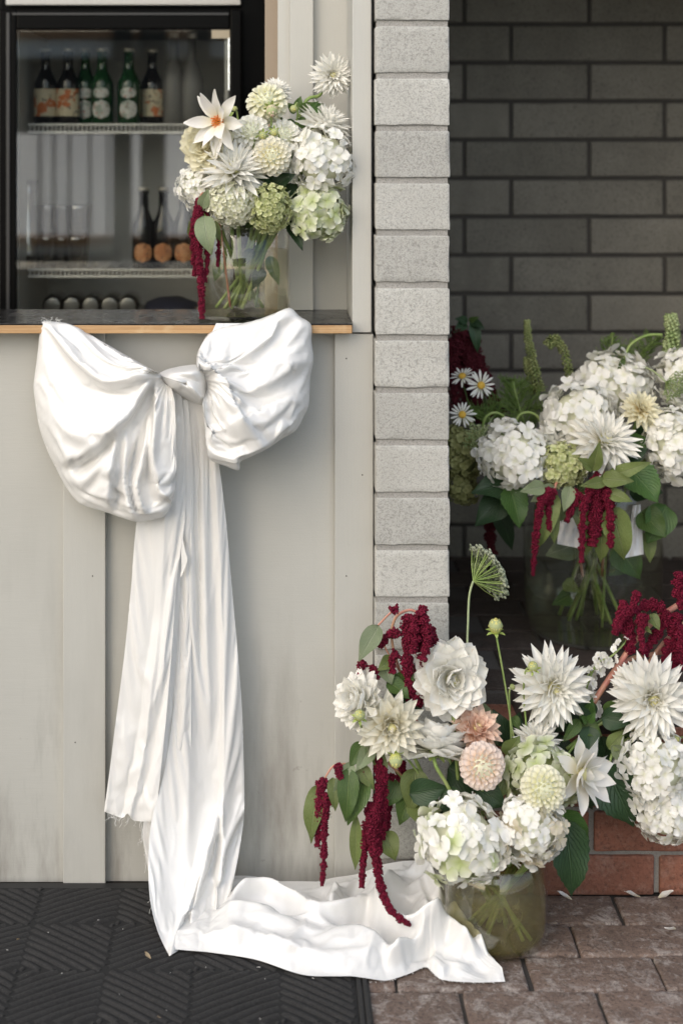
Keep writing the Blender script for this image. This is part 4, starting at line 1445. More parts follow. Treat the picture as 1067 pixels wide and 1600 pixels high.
def bud(label, px, py, Y, rpx, face=(0, 1, .3), mk='bud', stem=None, group=None, sep=True):
    R_ = rpx * S(Y)
    t = thing('flower_bud', label, 'bud', P(px, py, Y), facing(face), group)
    ms = variants(('bud', mk), lambda i: petal_mesh('bud_scale', M[mk], 1, .42, 'pointed', 1.0, 1.35, -.25, 3, 6, 0, i), 2)
    core_part(t, R_ * .72, (1, 1, .95), 'core')
    for j in range(3):
        for k in range(6):
            m = Matrix.Rotation(2 * PI * k / 6 + j * .5, 4, 'Z') @ Matrix.Translation((0, R_ * .42, -R_ * .85)) @ Matrix.Rotation(R(58 - j * 9 + 18), 4, 'X') @ Matrix.Scale(R_ * (1.85 - .12 * j), 4)
            link('bud_scale', ms[k % 2], t, m)
    if sep:
        s2 = variants('budsep', lambda i: petal_mesh('sepal', M['bud_green'], 1, .24, 'pointed', .4, -1.1, .5, 2, 4, 0, i), 2)
        for k in range(6):
            m = Matrix.Rotation(2 * PI * k / 6, 4, 'Z') @ Matrix.Translation((0, R_ * .2, -R_ * .85)) @ Matrix.Rotation(R(12), 4, 'X') @ Matrix.Scale(R_ * .95, 4)
            link('sepal', s2[k % 2], t, m)
    if stem: stem_part(t, [P(px, py, Y)] + stem, .0019)
    return t


def leaf_mesh(key, mat, W, fold=.35, bend=-.5, serr=0.0, nu=6, nv=12, prof='ovate'):
    vs, uv = [], []
    y = z = 0.0
    for j in range(nv + 1):
        t = j / nv
        a = .35 + bend * t
        if j: y += math.cos(a) / nv; z += math.sin(a) / nv
        if prof == 'ovate': w = math.sin(PI * min(1, t ** .64 * .98 + .01)) ** 1.05
        else: w = math.sin(PI * min(1, t ** .9 * .98 + .01)) ** 1.1
        w = max(.012, w)
        if serr and 0 < j < nv: w *= 1 + serr * (1 if j % 2 else -1)
        w *= W
        for i in range(nu + 1):
            s = -1 + 2 * i / nu
            d = fold * w * abs(s) + .13 * W * math.sin(t * 11 + (1.5 if s > 0 else 0)) * s * s
            vs.append(Vector((w * s, y - math.sin(a) * d, z + math.cos(a) * d)))
            uv.append((i / nu, t))
    fs = []
    for j in range(nv):
        for i in range(nu):
            b = j * (nu + 1) + i
            fs.append([b, b + 1, b + nu + 2, b + nu + 1])
    return mdata('leaf', vs, fs, mat, True, uv)


def leaf(t, base, tip, wpx, mat='leaf', roll=0.0, kind='ovate', nrm=(0, .35, 1), bend=-.5, fold=.3, serr=0.0, name='leaf'):
    """leaf from base to tip, each (px, py, Y); width in photo pixels"""
    A, B = P(*base), P(*tip)
    d = B - A
    L = d.length
    yv = d.normalized()
    n = Vector((nrm[0], -nrm[2], nrm[1]))
    zv = (n - yv * n.dot(yv)).normalized()
    xv = yv.cross(zv)
    zv = Quaternion(yv, R(roll)) @ zv
    xv = yv.cross(zv)
    asp = round(wpx * S(base[2]) / L / 2, 2)
    key = ('leaf', mat, asp, kind, bend, fold, serr)
    me = variants(key, lambda i: leaf_mesh(key, M[mat], asp, fold, bend, serr, prof=kind, nv=18 if serr else 12), 1)[0]
    # bring the bent blade's own end onto the tip
    e = me.vertices[len(me.vertices) - 4].co
    m = Matrix((xv, yv, zv)).transposed().to_4x4()
    m.translation = A
    q = Vector((0, e.y, e.z)).rotation_difference(Vector((0, 1, 0))).to_matrix().to_4x4()
    k = L / Vector((0, e.y, e.z)).length
    return link(name, me, t, MW[t].inverted() @ m @ q @ Matrix.Scale(k, 4))


def m_amar(name, c1, c2):
    g = G(name)
    v = g.obj()
    c = g.mix(g.ramp(g.noise(190, 3, v), [(.35, 0), (.68, 1)]), c1, c2)
    c = g.mix(g.ramp(g.noise(420, 2, v), [(.62, 0), (.72, .55)]), c, tuple(min(1, x * 2.2 + .03) for x in c2))
    return g.out(c, .75, g.bump(g.noise(600, 2, v), .6, .002), Specular_IOR_Level=.2)


M['amaranth'] = m_amar('crimson_amaranth', (.08, .004, .014), (.20, .009, .034))
M['amaranth_dark'] = m_amar('dark_maroon_amaranth', (.05, .006, .010), (.10, .012, .02))


def tassel(t, pts, r0, r1, mat='amaranth', seed=0, dens=1.0, lump=.45, name='tassel'):
    """hanging amaranth flower: small knobs packed round a curve; pts = (px, py, Y), radii in pixels"""
    rn = random.Random(seed + int(pts[0][0]) * 7 + int(pts[-1][1]))
    W3 = [P(*p) for p in pts]
    L = sum((b - a).length for a, b in zip(W3, W3[1:]))
    n = max(10, int(L / .0024))
    c = [Vector(q) for q in catmull([tuple(p) for p in W3], n)]
    s = S(pts[0][2])
    V, F = [], []
    oct_ = [(1, 0, 0), (-1, 0, 0), (0, 1, 0), (0, -1, 0), (0, 0, 1), (0, 0, -1)]
    of = [(0, 2, 4), (2, 1, 4), (1, 3, 4), (3, 0, 4), (2, 0, 5), (1, 2, 5), (3, 1, 5), (0, 3, 5)]
    for i, p in enumerate(c):
        u = i / (n - 1)
        rad = lerp(r0, r1, u ** 1.3) * s * (.80 + lump * (noise.noise(p * 120 + Vector((seed, 0, 0))) + .25 * math.sin(i * .9)))
        rad = max(rad, .0016)
        if u < .06: rad *= .5 + u / .12
        tg = (c[min(i + 1, n - 1)] - c[max(i - 1, 0)]).normalized()
        a1 = tg.orthogonal().normalized(); a2 = tg.cross(a1)
        k = max(4, int(dens * 2.2 * PI * rad / .0021))
        ph = rn.uniform(0, 6)
        for j in range(k):
            a = ph + 2 * PI * j / k + rn.uniform(-.3, .3)
            q = p + (a1 * math.cos(a) + a2 * math.sin(a)) * rad * rn.uniform(.55, 1.14) + tg * rn.uniform(-.0015, .0015)
            b = rn.uniform(.0010, .0023) * min(1.2, .55 + rad / .008)
            o = len(V)
            for e in oct_: V.append(q + Vector(e) * b * rn.uniform(.8, 1.2))
            F.extend([[o + x for x in f] for f in of])
        if i % 3 == 0 and i + 3 < n:
            v2, f2 = tube([p, c[i + 3]], max(.001, rad * .62), 6, False)
            o = len(V); V.extend(v2); F.extend([[x + o for x in f] for f in f2])
    o = wpart(name, V, F, M[mat], t)
    return tag(o, kind='stuff')


def spread_leaves(t, lst):
    for e in lst: leaf(t, *e[:3], **(e[3] if len(e) > 3 else {}))

# ------------------------------------------------------------------ vases
M['vase_glass'] = m_clear('clear_vase_glass', (.97, .975, .97), .06)


def m_water(name, tint, murk, amt):
    """slightly cloudy water: mostly clear, a little light scattered back"""
    g = G(name)
    tr = g.n('BsdfTransparent', {'Color': tuple(tint) + (1,)})
    rf = g.n('BsdfRefraction', {'Color': tuple(tint) + (1,), 'IOR': 1.12, 'Roughness': .02})
    m0 = g.n('MixShader', {0: .0, 1: tr.outputs[0], 2: rf.outputs[0]})
    cl = g.ramp(g.noise(16, 4, g.obj(), .6, 1.2), [(.35, amt * .5), (.7, min(1, amt * 1.5))])
    df = g.n('BsdfTranslucent', {'Color': tuple(murk) + (1,)})
    d2 = g.n('BsdfDiffuse', {'Color': tuple(murk) + (1,)})
    dd = g.n('MixShader', {0: .5, 1: df.outputs[0], 2: d2.outputs[0]})
    m1 = g.n('MixShader', {0: cl, 1: m0.outputs[0], 2: dd.outputs[0]})
    gl = g.n('BsdfGlossy', {'Roughness': .02})
    m2 = g.n('MixShader', {0: g.schlick(.01, .35), 1: m1.outputs[0], 2: gl.outputs[0]})
    g.n('OutputMaterial', {'Surface': m2.outputs[0]})
    return g.m


M['water'] = m_water('faintly_yellow_water', (.97, .95, .87), (.60, .55, .40), .10)
M['water_olive'] = m_water('murky_olive_water', (.86, .82, .60), (.40, .36, .18), .36)
M['water_green'] = m_water('greenish_water', (.96, .97, .90), (.34, .38, .26), .03)


def vase(label, base, prof, level, wmat, t_wall=.003):
    """prof = outer [(r, z)...] from the foot to the rim"""
    t = thing('glass_vase', label, 'vase', base)
    inner = [(max(.001, r - t_wall), max(z, .008)) for r, z in prof]
    pr = [(0, 0)] + prof + [(prof[-1][0] - t_wall * .5, prof[-1][1] + .0015)] + inner[::-1] + [(0, .008)]
    link('glass_wall', mdata('glass_wall', *lathe(pr, 64), M['vase_glass']), t)
    wp = []
    for (r, z), (r2, z2) in zip(inner, inner[1:]):
        wp.append((r - .0006, z + .0006))
        if z2 >= level:
            u = (level - z) / max(1e-6, z2 - z)
            wp.append((lerp(r, r2, u) - .0006, level)); break
    link('water', mdata('water', *lathe([(0, .0086)] + wp + [(0, level)], 64), M[wmat]), t)
    rim = link('rim', mdata('rim', *lathe([(prof[-1][0] - t_wall - .0004, prof[-1][1] + .001), (prof[-1][0] - t_wall * .5, prof[-1][1] + .0032), (prof[-1][0] + .0004, prof[-1][1] + .001), (prof[-1][0] - t_wall * .5, prof[-1][1] - .001), (prof[-1][0] - t_wall - .0004, prof[-1][1] + .001)], 64), M['vase_glass']), t)
    return t


C1 = Vector((P(381, 0, .112).x, .112, zt + .0003))
r1 = 72 * S(.112)
vase('clear cylinder vase of yellowish water on the counter', C1, [(r1 * .94, 0), (r1, .006), (r1, .09), (r1, .178)], .132, 'water')
C2 = Vector((P(774, 0, -.155).x, -.155, .0))
r2 = 79 * S(-.155)
vase('squat glass vase of murky olive water on the paving', C2, [(r2 * .80, 0), (r2 * .93, .008), (r2, .03), (r2 * 1.0, .09), (r2 * .97, .155)], .128, 'water_olive')
C3 = Vector((P(925, 0, .45).x, .45, .3525))
r3 = 108 * S(.45)
vase('tall rounded glass vase standing on the raised alcove floor', C3, [(r3 * .84, 0), (r3 * .92, .01), (r3 * .98, .05), (r3, .12), (r3 * 1.0, .20), (r3 * .99, .28), (r3 * .98, .345)], .20, 'water_green')

rs = random.Random(21)


def into(C, r, h, px, py, Y, cross=.5):
    H = P(px, py, Y)
    d = Vector((H.x - C.x, H.y - C.y, 0))
    l = d.length
    d = d.normalized() if l > 1e-4 else Vector((1, 0, 0))
    rim = C + d * min(r * .72, l * .8) + Vector((rs.uniform(-.008, .008), rs.uniform(-.008, .008), h))
    bot = C - d * r * rs.uniform(.2, cross + .1) + Vector((rs.uniform(-.02, .02), rs.uniform(-.02, .02), .016))
    return [tuple((H + rim) / 2 + Vector((0, 0, .004))), tuple(rim), tuple((rim + bot) / 2), tuple(bot)]


i1 = lambda x, y, Y: into(C1, r1, .176, x, y, Y)
i2 = lambda x, y, Y: into(C2, r2, .155, x, y, Y)
i3 = lambda x, y, Y: into(C3, r3 * .8, .345, x, y, Y)
gC, gR, gL = 'flowers in the counter vase', 'flowers in the tall alcove vase', 'flowers in the floor vase'

# ------------------------------------------------------------------ counter bouquet
single = [(8, .05, .0, 4, 1.0), (5, .07, .03, 26, .9)]
deco_dahlia('open ivory dahlia with orange centre against the fridge door', 341, 190, -.005, 56, (-.52, -.02, .85), 'p_single', 'pointed', .19, 3, i1(343, 190, .06), 1, single, .55, .25, True, 'disc', gC)
deco_dahlia('cream dahlia with yellow heart at the left of the counter vase', 324, 230, .03, 46, (-.25, .15, 1), 'p_yellow', 'broad', .30, 5, i1(324, 230, .05), 1.1, None, .7, .35, True, None, gC)
cactus_dahlia('spiky white dahlia above the cream hydrangea, counter vase', 366, 270, .005, 58, (.05, .85, .6), 'p_cactus', 7, i1(366, 272, .04), .11, gC)
hydrangea('small white hydrangea head at far left of the counter vase', 309, 292, .06, 34, (-.7, -.1, 1), 'h_white', .52, seed=3, stem=i1(309, 292, .07), group=gC)
hydrangea('tight cream hydrangea head at the front rim of the counter vase', 364, 317, .0, 41, (-.05, -.2, 1), 'h_cream', .29, (1.0, .92, .85), seed=4, stem=i1(364, 317, .03), group=gC, small=True, core='core_w')
hydrangea('pale lime panicle hanging over the counter vase rim', 421, 326, .0, 35, (.1, -.35, 1), 'h_lime', .30, (1.0, 1.18, .85), seed=5, stem=i1(421, 320, .03), group=gC, small=True, core='core')
hydrangea('large pure white hydrangea at right of the counter vase', 503, 248, .045, 56, (.35, .1, 1), 'h_white', .52, (1, .98, .9), seed=6, stem=i1(503, 248, .07), group=gC, spot=None)
hydrangea('green tinged hydrangea below the white one, counter vase', 497, 330, .04, 51, (.25, -.35, 1), 'h_green', .55, (1.0, .86, .9), seed=7, stem=i1(497, 330, .06), group=gC, core='core')
ball_dahlia('cream ball dahlia in the middle of the counter bouquet', 425, 244, .0, 31, (.05, .15, 1), 'p_cream', 2, i1(425, 244, .04), 120, group=gC)
ball_dahlia('white ball dahlia left of the two green buds, counter bouquet', 393, 208, .04, 30, (-.3, .3, 1), 'p_white', 3, i1(393, 208, .06), 110, group=gC)
ball_dahlia('white ball dahlia behind the two green buds, counter bouquet', 443, 214, .055, 28, (.3, .4, 1), 'p_white', 4, i1(443, 214, .08), 110, group=gC)
ball_dahlia('lemon tinged ball dahlia at the top of the counter bouquet', 417, 161, .07, 33, (-.15, .8, .7), 'p_lemon', 5, i1(417, 161, .09), 120, 135, group=gC)
cactus_dahlia('half hidden white dahlia behind the lemon ball dahlia', 431, 143, .13, 26, (.1, .9, .45), 'p_cactus', 9, i1(431, 143, .12), .15, gC)
cactus_dahlia('lone spiky white dahlia at the very top right, counter bouquet', 519, 118, .10, 36, (.15, .15, 1), 'p_cactus', 10, [tuple(P(500, 148, .12)), tuple(P(470, 175, .11))] + i1(455, 240, .09)[1:], .13, gC)
cactus_dahlia('side on shaggy white dahlia above the large white hydrangea', 506, 197, .075, 47, (.55, .8, .25), 'p_cactus', 11, i1(506, 197, .10), .12, gC)
bud('pinkish dahlia bud hanging in front of the lemon ball dahlia', 425, 174, .015, 13, (.1, -.75, .6), 'bud_pink', [tuple(P(420, 160, .02)), tuple(P(424, 190, .045)), tuple(P(420, 260, .06))], 'buds in the counter bouquet')
bud('round green bud right of the lemon ball dahlia', 459, 170, .05, 8, (.2, -.3, 1), 'bud', [tuple(P(465, 162, .07)), tuple(P(462, 200, .08)), tuple(P(440, 300, .09))], 'buds in the counter bouquet', False)
bud('left of the two green buds over the cream ball dahlia', 411, 212, .005, 9, (-.1, -.5, 1), 'bud', [tuple(P(400, 215, .015)), tuple(P(395, 240, .03)), tuple(P(395, 300, .05))], 'buds in the counter bouquet')
bud('right of the two green buds over the cream ball dahlia', 429, 207, .005, 9, (.2, -.4, 1), 'bud', [tuple(P(436, 215, .02)), tuple(P(420, 250, .05)), tuple(P(405, 320, .06))], 'buds in the counter bouquet')
bud('tiny green bud beside the open ivory dahlia', 367, 170, .08, 6, (0, .2, 1), 'bud', [tuple(P(372, 185, .09)), tuple(P(378, 260, .10))], 'buds in the counter bouquet', False)
t = thing('foliage_sprig', 'dark leafy dahlia sprig in the counter bouquet under the lone dahlia', 'foliage', P(465, 190, .12))
stem_part(t, [P(480, 165, .10), P(465, 190, .11), P(450, 240, .11), P(420, 330, .11), P(400, 400, .11), P(390, 470, .10)], .0025, 'stem')
spread_leaves(t, [((462, 176, .10), (447, 160, .09), 14, {'mat': 'leaf'}), ((464, 172, .10), (470, 150, .10), 15, {'mat': 'leaf'}), ((470, 172, .10), (492, 160, .08), 14, {'mat': 'leaf'}), ((460, 190, .10), (445, 200, .08), 16, {'mat': 'leaf_bright'}), ((466, 185, .09), (478, 205, .07), 18, {'mat': 'leaf'}), ((458, 205, .09), (452, 228, .06), 16, {'mat': 'leaf_dark'}), ((486, 172, .07), (503, 176, .05), 12, {'mat': 'leaf_bright'}), ((486, 170, .07), (498, 158, .06), 10, {'mat': 'leaf_bright'}), ((486, 168, .07), (506, 162, .06), 8, {'mat': 'leaf_bright'}), ((440, 190, .10), (430, 182, .08), 13, {'mat': 'leaf'})])
t = thing('leaf_sprig', 'broad dark leaves between the hydrangea heads, counter bouquet', 'foliage', P(440, 290, .05))
stem_part(t, [P(440, 285, .04), P(430, 320, .06), P(410, 400, .10), P(400, 480, .10)], .0025, 'stem_dark')
spread_leaves(t, [((425, 292, .03), (462, 272, .015), 26, {'mat': 'leaf_dark'}), ((430, 285, .03), (400, 262, .03), 20, {'mat': 'leaf_dark'}), ((452, 340, .06), (473, 392, .03), 24, {'mat': 'leaf_dark', 'serr': .06}), ((445, 300, .05), (475, 300, .04), 26, {'mat': 'leaf_dark'}), ((400, 330, .06), (385, 360, .05), 22, {'mat': 'leaf'}), ((380, 255, .07), (360, 240, .06), 18, {'mat': 'leaf_dark'}), ((405, 300, .08), (440, 255, .08), 30, {'mat': 'leaf_dark'}), ((345, 300, .08), (340, 262, .08), 30, {'mat': 'leaf_dark'}), ((395, 390, .06), (380, 412, .05), 18, {'mat': 'leaf_dark'}), ((410, 420, .10), (395, 452, .08), 22, {'mat': 'leaf_dark'}), ((420, 400, .10), (436, 446, .09), 20, {'mat': 'leaf'}), ((350, 400, .12), (335, 440, .10), 24, {'mat': 'leaf'})])
t = thing('amaranth', 'crimson amaranth tassel hanging over the left of the counter vase', 'flower', P(318, 320, .0), None, gC)
stem_part(t, [P(312, 312, .0), P(318, 302, .02), P(335, 320, .05), P(345, 360, .07), P(360, 480, .10)], .0022, 'stem_pink')
tassel(t, [(313, 312, .0), (309, 335, -.01), (311, 400, -.015), (315, 450, -.015), (316, 497, -.012)], 8, 4.5, seed=1)
tassel(t, [(316, 330, .0), (303, 345, .0), (302, 380, .005), (305, 430, .01)], 6, 4, seed=2)
tassel(t, [(322, 320, .01), (326, 350, .0), (325, 400, -.005), (320, 440, -.008)], 5, 3.5, seed=3)
tassel(t, [(340, 352, .02), (342, 375, .015), (340, 415, .015)], 4, 3, seed=4)
spread_leaves(t, [((319, 338, -.02), (331, 399, -.035), 34, {'mat': 'leaf_pale', 'bend': -.9, 'nrm': (-.2, .2, 1)}), ((316, 325, -.01), (326, 295, -.02), 20, {'mat': 'leaf_pale'}), ((332, 345, .0), (345, 378, -.01), 16, {'mat': 'leaf_olive'}), ((300, 370, .01), (296, 345, .0), 12, {'mat': 'leaf_olive'})])

# ------------------------------------------------------------------ tall alcove bouquet
hydrangea('white hydrangea at the left front of the tall alcove vase', 803, 714, .26, 60, (-.35, .1, 1), 'h_white', .54, (1, .9, .9), seed=11, stem=i3(803, 714, .3), group=gR)
hydrangea('white hydrangea in the middle of the alcove bouquet, above the lime panicle', 905, 652, .32, 60, (-.2, .4, 1), 'h_white', .55, (1, .95, .9), seed=12, stem=i3(905, 652, .36), group=gR)
hydrangea('topmost white hydrangea of the alcove bouquet', 958, 602, .40, 62, (-.05, .6, 1), 'h_white', .52, (1.02, .85, .85), seed=13, stem=i3(958, 602, .42), group=gR)
hydrangea('white hydrangea at the right picture edge beside the yellow dahlia', 1050, 690, .27, 56, (.1, .0, 1), 'h_white', .60, (.85, 1.15, .9), seed=14, stem=i3(1045, 680, .3), group=gR)
hydrangea('highest white hydrangea at the right picture edge', 1070, 592, .36, 46, (-.2, .3, 1), 'h_white', .6, seed=15, stem=i3(1072, 592, .4), group=gR)
cactus_dahlia('feathery white dahlia facing upward above the red tassels', 942, 692, .235, 60, (.25, .75, .75), 'p_cactus', 13, i3(942, 692, .3), .12, gR)
deco_dahlia('pale yellow dahlia at the right of the alcove bouquet', 1001, 640, .26, 34, (.15, .6, .8), 'p_yellow', 'cactus', .20, 14, i3(1001, 640, .3), 1.2, None, .8, .2, True, 'disc_y', gR)
hydrangea('lime green panicle between white heads, alcove bouquet', 877, 727, .235, 38, (.1, .2, 1), 'h_lime', .36, (1.05, .95, .85), seed=16, stem=i3(877, 727, .28), group=gR, small=True, core='core')
hydrangea('olive green hydrangea half hidden behind the pillar', 722, 705, .38, 40, (.2, .1, 1), 'h_olive', .38, (.9, 1.35, .9), seed=17, stem=i3(722, 705, .4), group=gR, small=True, core='core_o')
hydrangea('drooping pale olive hydrangea tip low beside the pillar', 724, 766, .36, 24, (.1, -.4, 1), 'h_olive', .5, seed=18, group=gR, stem=i3(724, 760, .4), core='core_o')
cactus_dahlia('small white dahlia peeping out behind the left white hydrangea', 862, 690, .30, 34, (-.2, .8, .5), 'p_cactus', 19, i3(862, 690, .33), .14, gR)


def daisy(label, px, py, Y, rpx, face, stem):
    R_ = rpx * S(Y)
    t = thing('daisy', label, 'flower', P(px, py, Y), facing(face), 'daisies beside the pillar')
    ms = variants('daisy', lambda i: petal_mesh('petal', M['p_white'], 1, .10, 'spoon', .5, -.15 + .1 * i, 0, 2, 4, 0, i), 3)
    rn = random.Random(int(px))
    for k in range(17):
        m = Matrix.Rotation(2 * PI * k / 17 + rn.uniform(-.1, .1), 4, 'Z') @ Matrix.Translation((0, R_ * .18, 0)) @ Matrix.Rotation(R(rn.uniform(-14, 16)), 4, 'X') @ Matrix.Scale(R_ * rn.uniform(.7, .9), 4)
        link('petal', rn.choice(ms), t, m)
    core_part(t, R_ * .27, (1, 1, .55), 'disc_y', (0, 0, R_ * .06), 'disc')
    stem_part(t, [P(px, py, Y)] + stem, .0014, 'stem_dark')


daisy('daisy facing front, the right one of three beside the pillar', 751, 602, .36, 23, (.1, .1, 1), [tuple(P(768, 612, .39)), tuple(P(784, 650, .42)), tuple(P(850, 760, .45))])
daisy('daisy seen side on, uppermost of three beside the pillar', 722, 588, .38, 22, (-.3, .75, .5), [tuple(P(726, 610, .41)), tuple(P(760, 700, .44)), tuple(P(850, 780, .46))])
daisy('daisy lowest of three beside the pillar', 722, 648, .35, 22, (-.2, .35, 1), [tuple(P(735, 665, .38)), tuple(P(780, 730, .42)), tuple(P(860, 790, .46))])


def umbel(label, px, py, Y, rpx, face, stem, mat='bud_green', fmat='p_white', n=26, dome=.55, big=1.0, group=None, rn_seed=2, per=7):
    """Queen Anne's lace: rays fanning out from one point, each with a small cluster"""
    R_ = rpx * S(Y)
    t = thing('umbel_flower', label, 'flower', P(px, py, Y), facing(face), group)
    rn = random.Random(rn_seed + int(px))
    rays, heads = [], []
    for i in range(n):
        q = math.sqrt((i + .5) / n); a = i * 2.4
        e = Vector((q * R_ * math.cos(a), q * R_ * math.sin(a), R_ * (dome - .35 * q * q)))
        rays.append(tube([Vector((0, 0, 0)), e * .55 + Vector((0, 0, -.04 * R_)), e], R_ * .018, 4, False))
        for k in range(per):
            c = e + Vector((rn.uniform(-1, 1), rn.uniform(-1, 1), rn.uniform(-.3, .6))) * R_ * .15
            V, F = lathe([(0, 0), (R_ * .05 * big, R_ * .02), (R_ * .055 * big, R_ * .06), (0, R_ * .08)], 5)
            heads.append(([v + c for v in V], F))
    V, F = merge(rays)
    tag(link('ray', mdata('ray', V, F, M['stem']), t), kind='stuff')
    V, F = merge(heads)
    tag(link('flower_cluster', mdata('flower_cluster', V, F, M[fmat]), t), kind='stuff')
    stem_part(t, [P(px, py, Y)] + stem, .0022, 'stem_pale' if fmat != 'bud_green' else 'stem')
    return t


M['umbel_green'] = m_stem('green_umbel_floret', (.20, .27, .10), (.34, .38, .20))
M['umbel_dusty'] = m_stem('dusty_umbel_floret', (.15, .18, .11), (.34, .36, .27))
gU = 'green umbel heads in the alcove bouquet'
umbel('green seed umbel above the left white hydrangea', 748, 690, .33, 26, (.1, .5, 1), [tuple(P(760, 670, .38)), tuple(P(775, 650, .42)), tuple(P(800, 690, .45)), tuple(P(860, 780, .46))], fmat='umbel_green', group=gU, n=30, per=9)
umbel('nodding green umbel at right of the yellow dahlia', 1040, 597, .30, 26, (.7, -.3, .8), [tuple(P(1020, 580, .34)), tuple(P(1000, 574, .37)), tuple(P(985, 590, .40)), tuple(P(965, 700, .43))], fmat='umbel_green', group=gU, n=30, dome=.9, per=9)
umbel('large greyish umbel seen from behind on a tall stem below the tall vase', 739, 908, .0, 44, (.78, .30, -.35), [tuple(P(733, 930, .0)), tuple(P(731, 970, -.01)), tuple(P(731, 1030, -.03)), tuple(P(745, 1200, -.10)), tuple(P(765, 1350, -.14))], fmat='umbel_dusty', n=40, dome=.95, per=16, big=1.2)


def spike(label, pts, r0, r1, mat, stem, cat='flower', group=None, knob=.0050, stemmat='stem'):
    t = thing('flower_spike', label, cat, P(*pts[-1]), None, group)
    W3 = [P(*p) for p in pts]
    L = sum((b - a).length for a, b in zip(W3, W3[1:]))
    n = max(12, int(L / .0030))
    c = [Vector(q) for q in catmull([tuple(p) for p in W3], n)]
    rn = random.Random(int(pts[0][0]))
    geos = []
    for i, p in enumerate(c):
        u = i / (n - 1)
        rad = lerp(r0, r1, u) * S(pts[0][2])
        tg = (c[min(i + 1, n - 1)] - c[max(i - 1, 0)]).normalized()
        a1 = tg.orthogonal().normalized(); a2 = tg.cross(a1)
        k = 4
        for j in range(k):
            a = 2 * PI * j / k + i * .7
            d = (a1 * math.cos(a) + a2 * math.sin(a))
            e = p + d * rad
            V, F = lathe([(0, 0), (knob * .5, knob * .3), (knob * .55, knob * .9), (0, knob * 1.3)], 5)
            q = (d - tg * .5).normalized().to_track_quat('Z', 'Y').to_matrix()
            geos.append(([q @ v + p + d * rad * rn.uniform(.15, 1.1) for v in V], F))
    V, F = merge(geos)
    tag(wpart('floret_column', V, F, M[mat], t), kind='stuff')
    stem_part(t, W3 + stem, .0018, stemmat)
    return t


M['spike_green'] = m_stem('green_spike_floret', (.16, .20, .06), (.28, .30, .12))
gS = 'green spikes in the alcove bouquet'
spike('upright green flower spike left of centre, alcove bouquet', [(823, 502, .45), (825, 530, .45), (833, 570, .45), (842, 612, .45)], 2, 8, 'spike_green', [tuple(P(860, 680, .45)), tuple(P(890, 800, .45))], group=gS)
spike('short fluffy green spike left of the upright one', [(822, 560, .46), (826, 580, .46), (838, 615, .46)], 2, 7, 'spike_green', [tuple(P(855, 680, .46))], group=gS)
spike('arching thin green spike against the back wall', [(855, 540, .47), (866, 530, .47), (880, 548, .47), (890, 590, .47)], 7, 5, 'spike_green', [tuple(P(895, 650, .47)), tuple(P(910, 780, .46))], group=gS)
spike('plump nodding green spike near the right edge', [(1047, 494, .42), (1050, 515, .42), (1049, 540, .42), (1047, 556, .42)], 5, 11, 'umbel_green', [tuple(P(1046, 562, .42))], group=gS, knob=.0085)


def frond(label, pts, spread, n, mat, group=None, hair=.0010, seed=1):
    """feathery dill-like foliage: a stem with finely divided side threads"""
    t = thing('fennel_frond', label, 'foliage', P(*pts[0]), None, group)
    W3 = [P(*p) for p in pts]
    c = [Vector(q) for q in catmull([tuple(p) for p in W3], n)]
    rn = random.Random(seed)
    geos = []
    for i, p in enumerate(c):
        u = i / (n - 1)
        tg = (c[min(i + 1, n - 1)] - c[max(i - 1, 0)]).normalized()
        for s in (-1, 1, 1, -1):
            L = spread * S(pts[0][2]) * math.sin(PI * min(1, .15 + .85 * u)) * rn.uniform(.5, 1.1)
            d = (tg * .7 + Vector((s * rn.uniform(.4, 1), rn.uniform(-.7, .7), rn.uniform(-.2, .4)))).normalized()
            e = p + d * L
            geos.append(tube([p, (p + e) / 2 + Vector((0, 0, .002)), e], hair, 3, False))
            for k in range(5):
                b = p.lerp(e, .3 + .15 * k)
                d2 = (d + Vector((rn.uniform(-1, 1), rn.uniform(-1, 1), rn.uniform(-.6, 1))) * .9).normalized()
                geos.append(tube([b, b + d2 * L * .38], hair * .8, 3, False))
    V, F = merge(geos)
    tag(wpart('leaf_thread', V, F, M[mat], t), kind='stuff')
    stem_part(t, W3, .0014, 'stem')


M['fennel'] = m_stem('fennel_green', (.09, .16, .03), (.16, .24, .06))
gF = 'feathery fronds in the alcove bouquet'
frond('bright feathery frond against the back wall above the top hydrangea', [(950, 640, .48), (955, 580, .48), (956, 520, .48)], 34, 26, 'fennel', gF, seed=1)
frond('feathery frond leaning right above the top hydrangea', [(975, 620, .50), (995, 560, .50), (1030, 525, .50)], 34, 26, 'fennel', gF, seed=2)
frond('dark feathery foliage left of the middle white hydrangea', [(830, 690, .42), (812, 640, .44), (800, 592, .45)], 48, 32, 'fennel', gF, seed=3)
frond('low feathery foliage behind the left white hydrangea', [(800, 700, .40), (770, 660, .41), (745, 640, .41)], 40, 26, 'fennel', gF, seed=4)
for k, (lab, pts) in enumerate((('left arched green stem beside the dark foliage', [(752, 690), (757, 655), (775, 645), (793, 662), (800, 720)]), ('right arched green stem beside the dark foliage', [(803, 665), (812, 648), (830, 645), (845, 662), (852, 720)]), ('long arching green stem left of the nodding spike', [(975, 560), (985, 538), (1010, 524), (1034, 523)]))):
    t = thing('arched_stem', lab + ', alcove bouquet', 'stem', P(pts[0][0], pts[0][1], .38), None, 'arched stems in the alcove bouquet')
    stem_part(t, [P(x, y, .36 + .03 * (k == 2)) for x, y in pts], .0030, 'stem')
    leaf(t, (pts[0][0], pts[0][1], .37), (pts[0][0] - 12, pts[0][1] + 22, .36), 9, 'leaf')
gA_ = 'amaranth in the alcove bouquet'
t = thing('amaranth', 'dark maroon amaranth in the shadow behind the daisies', 'flower', P(730, 560, .48), None, gA_)
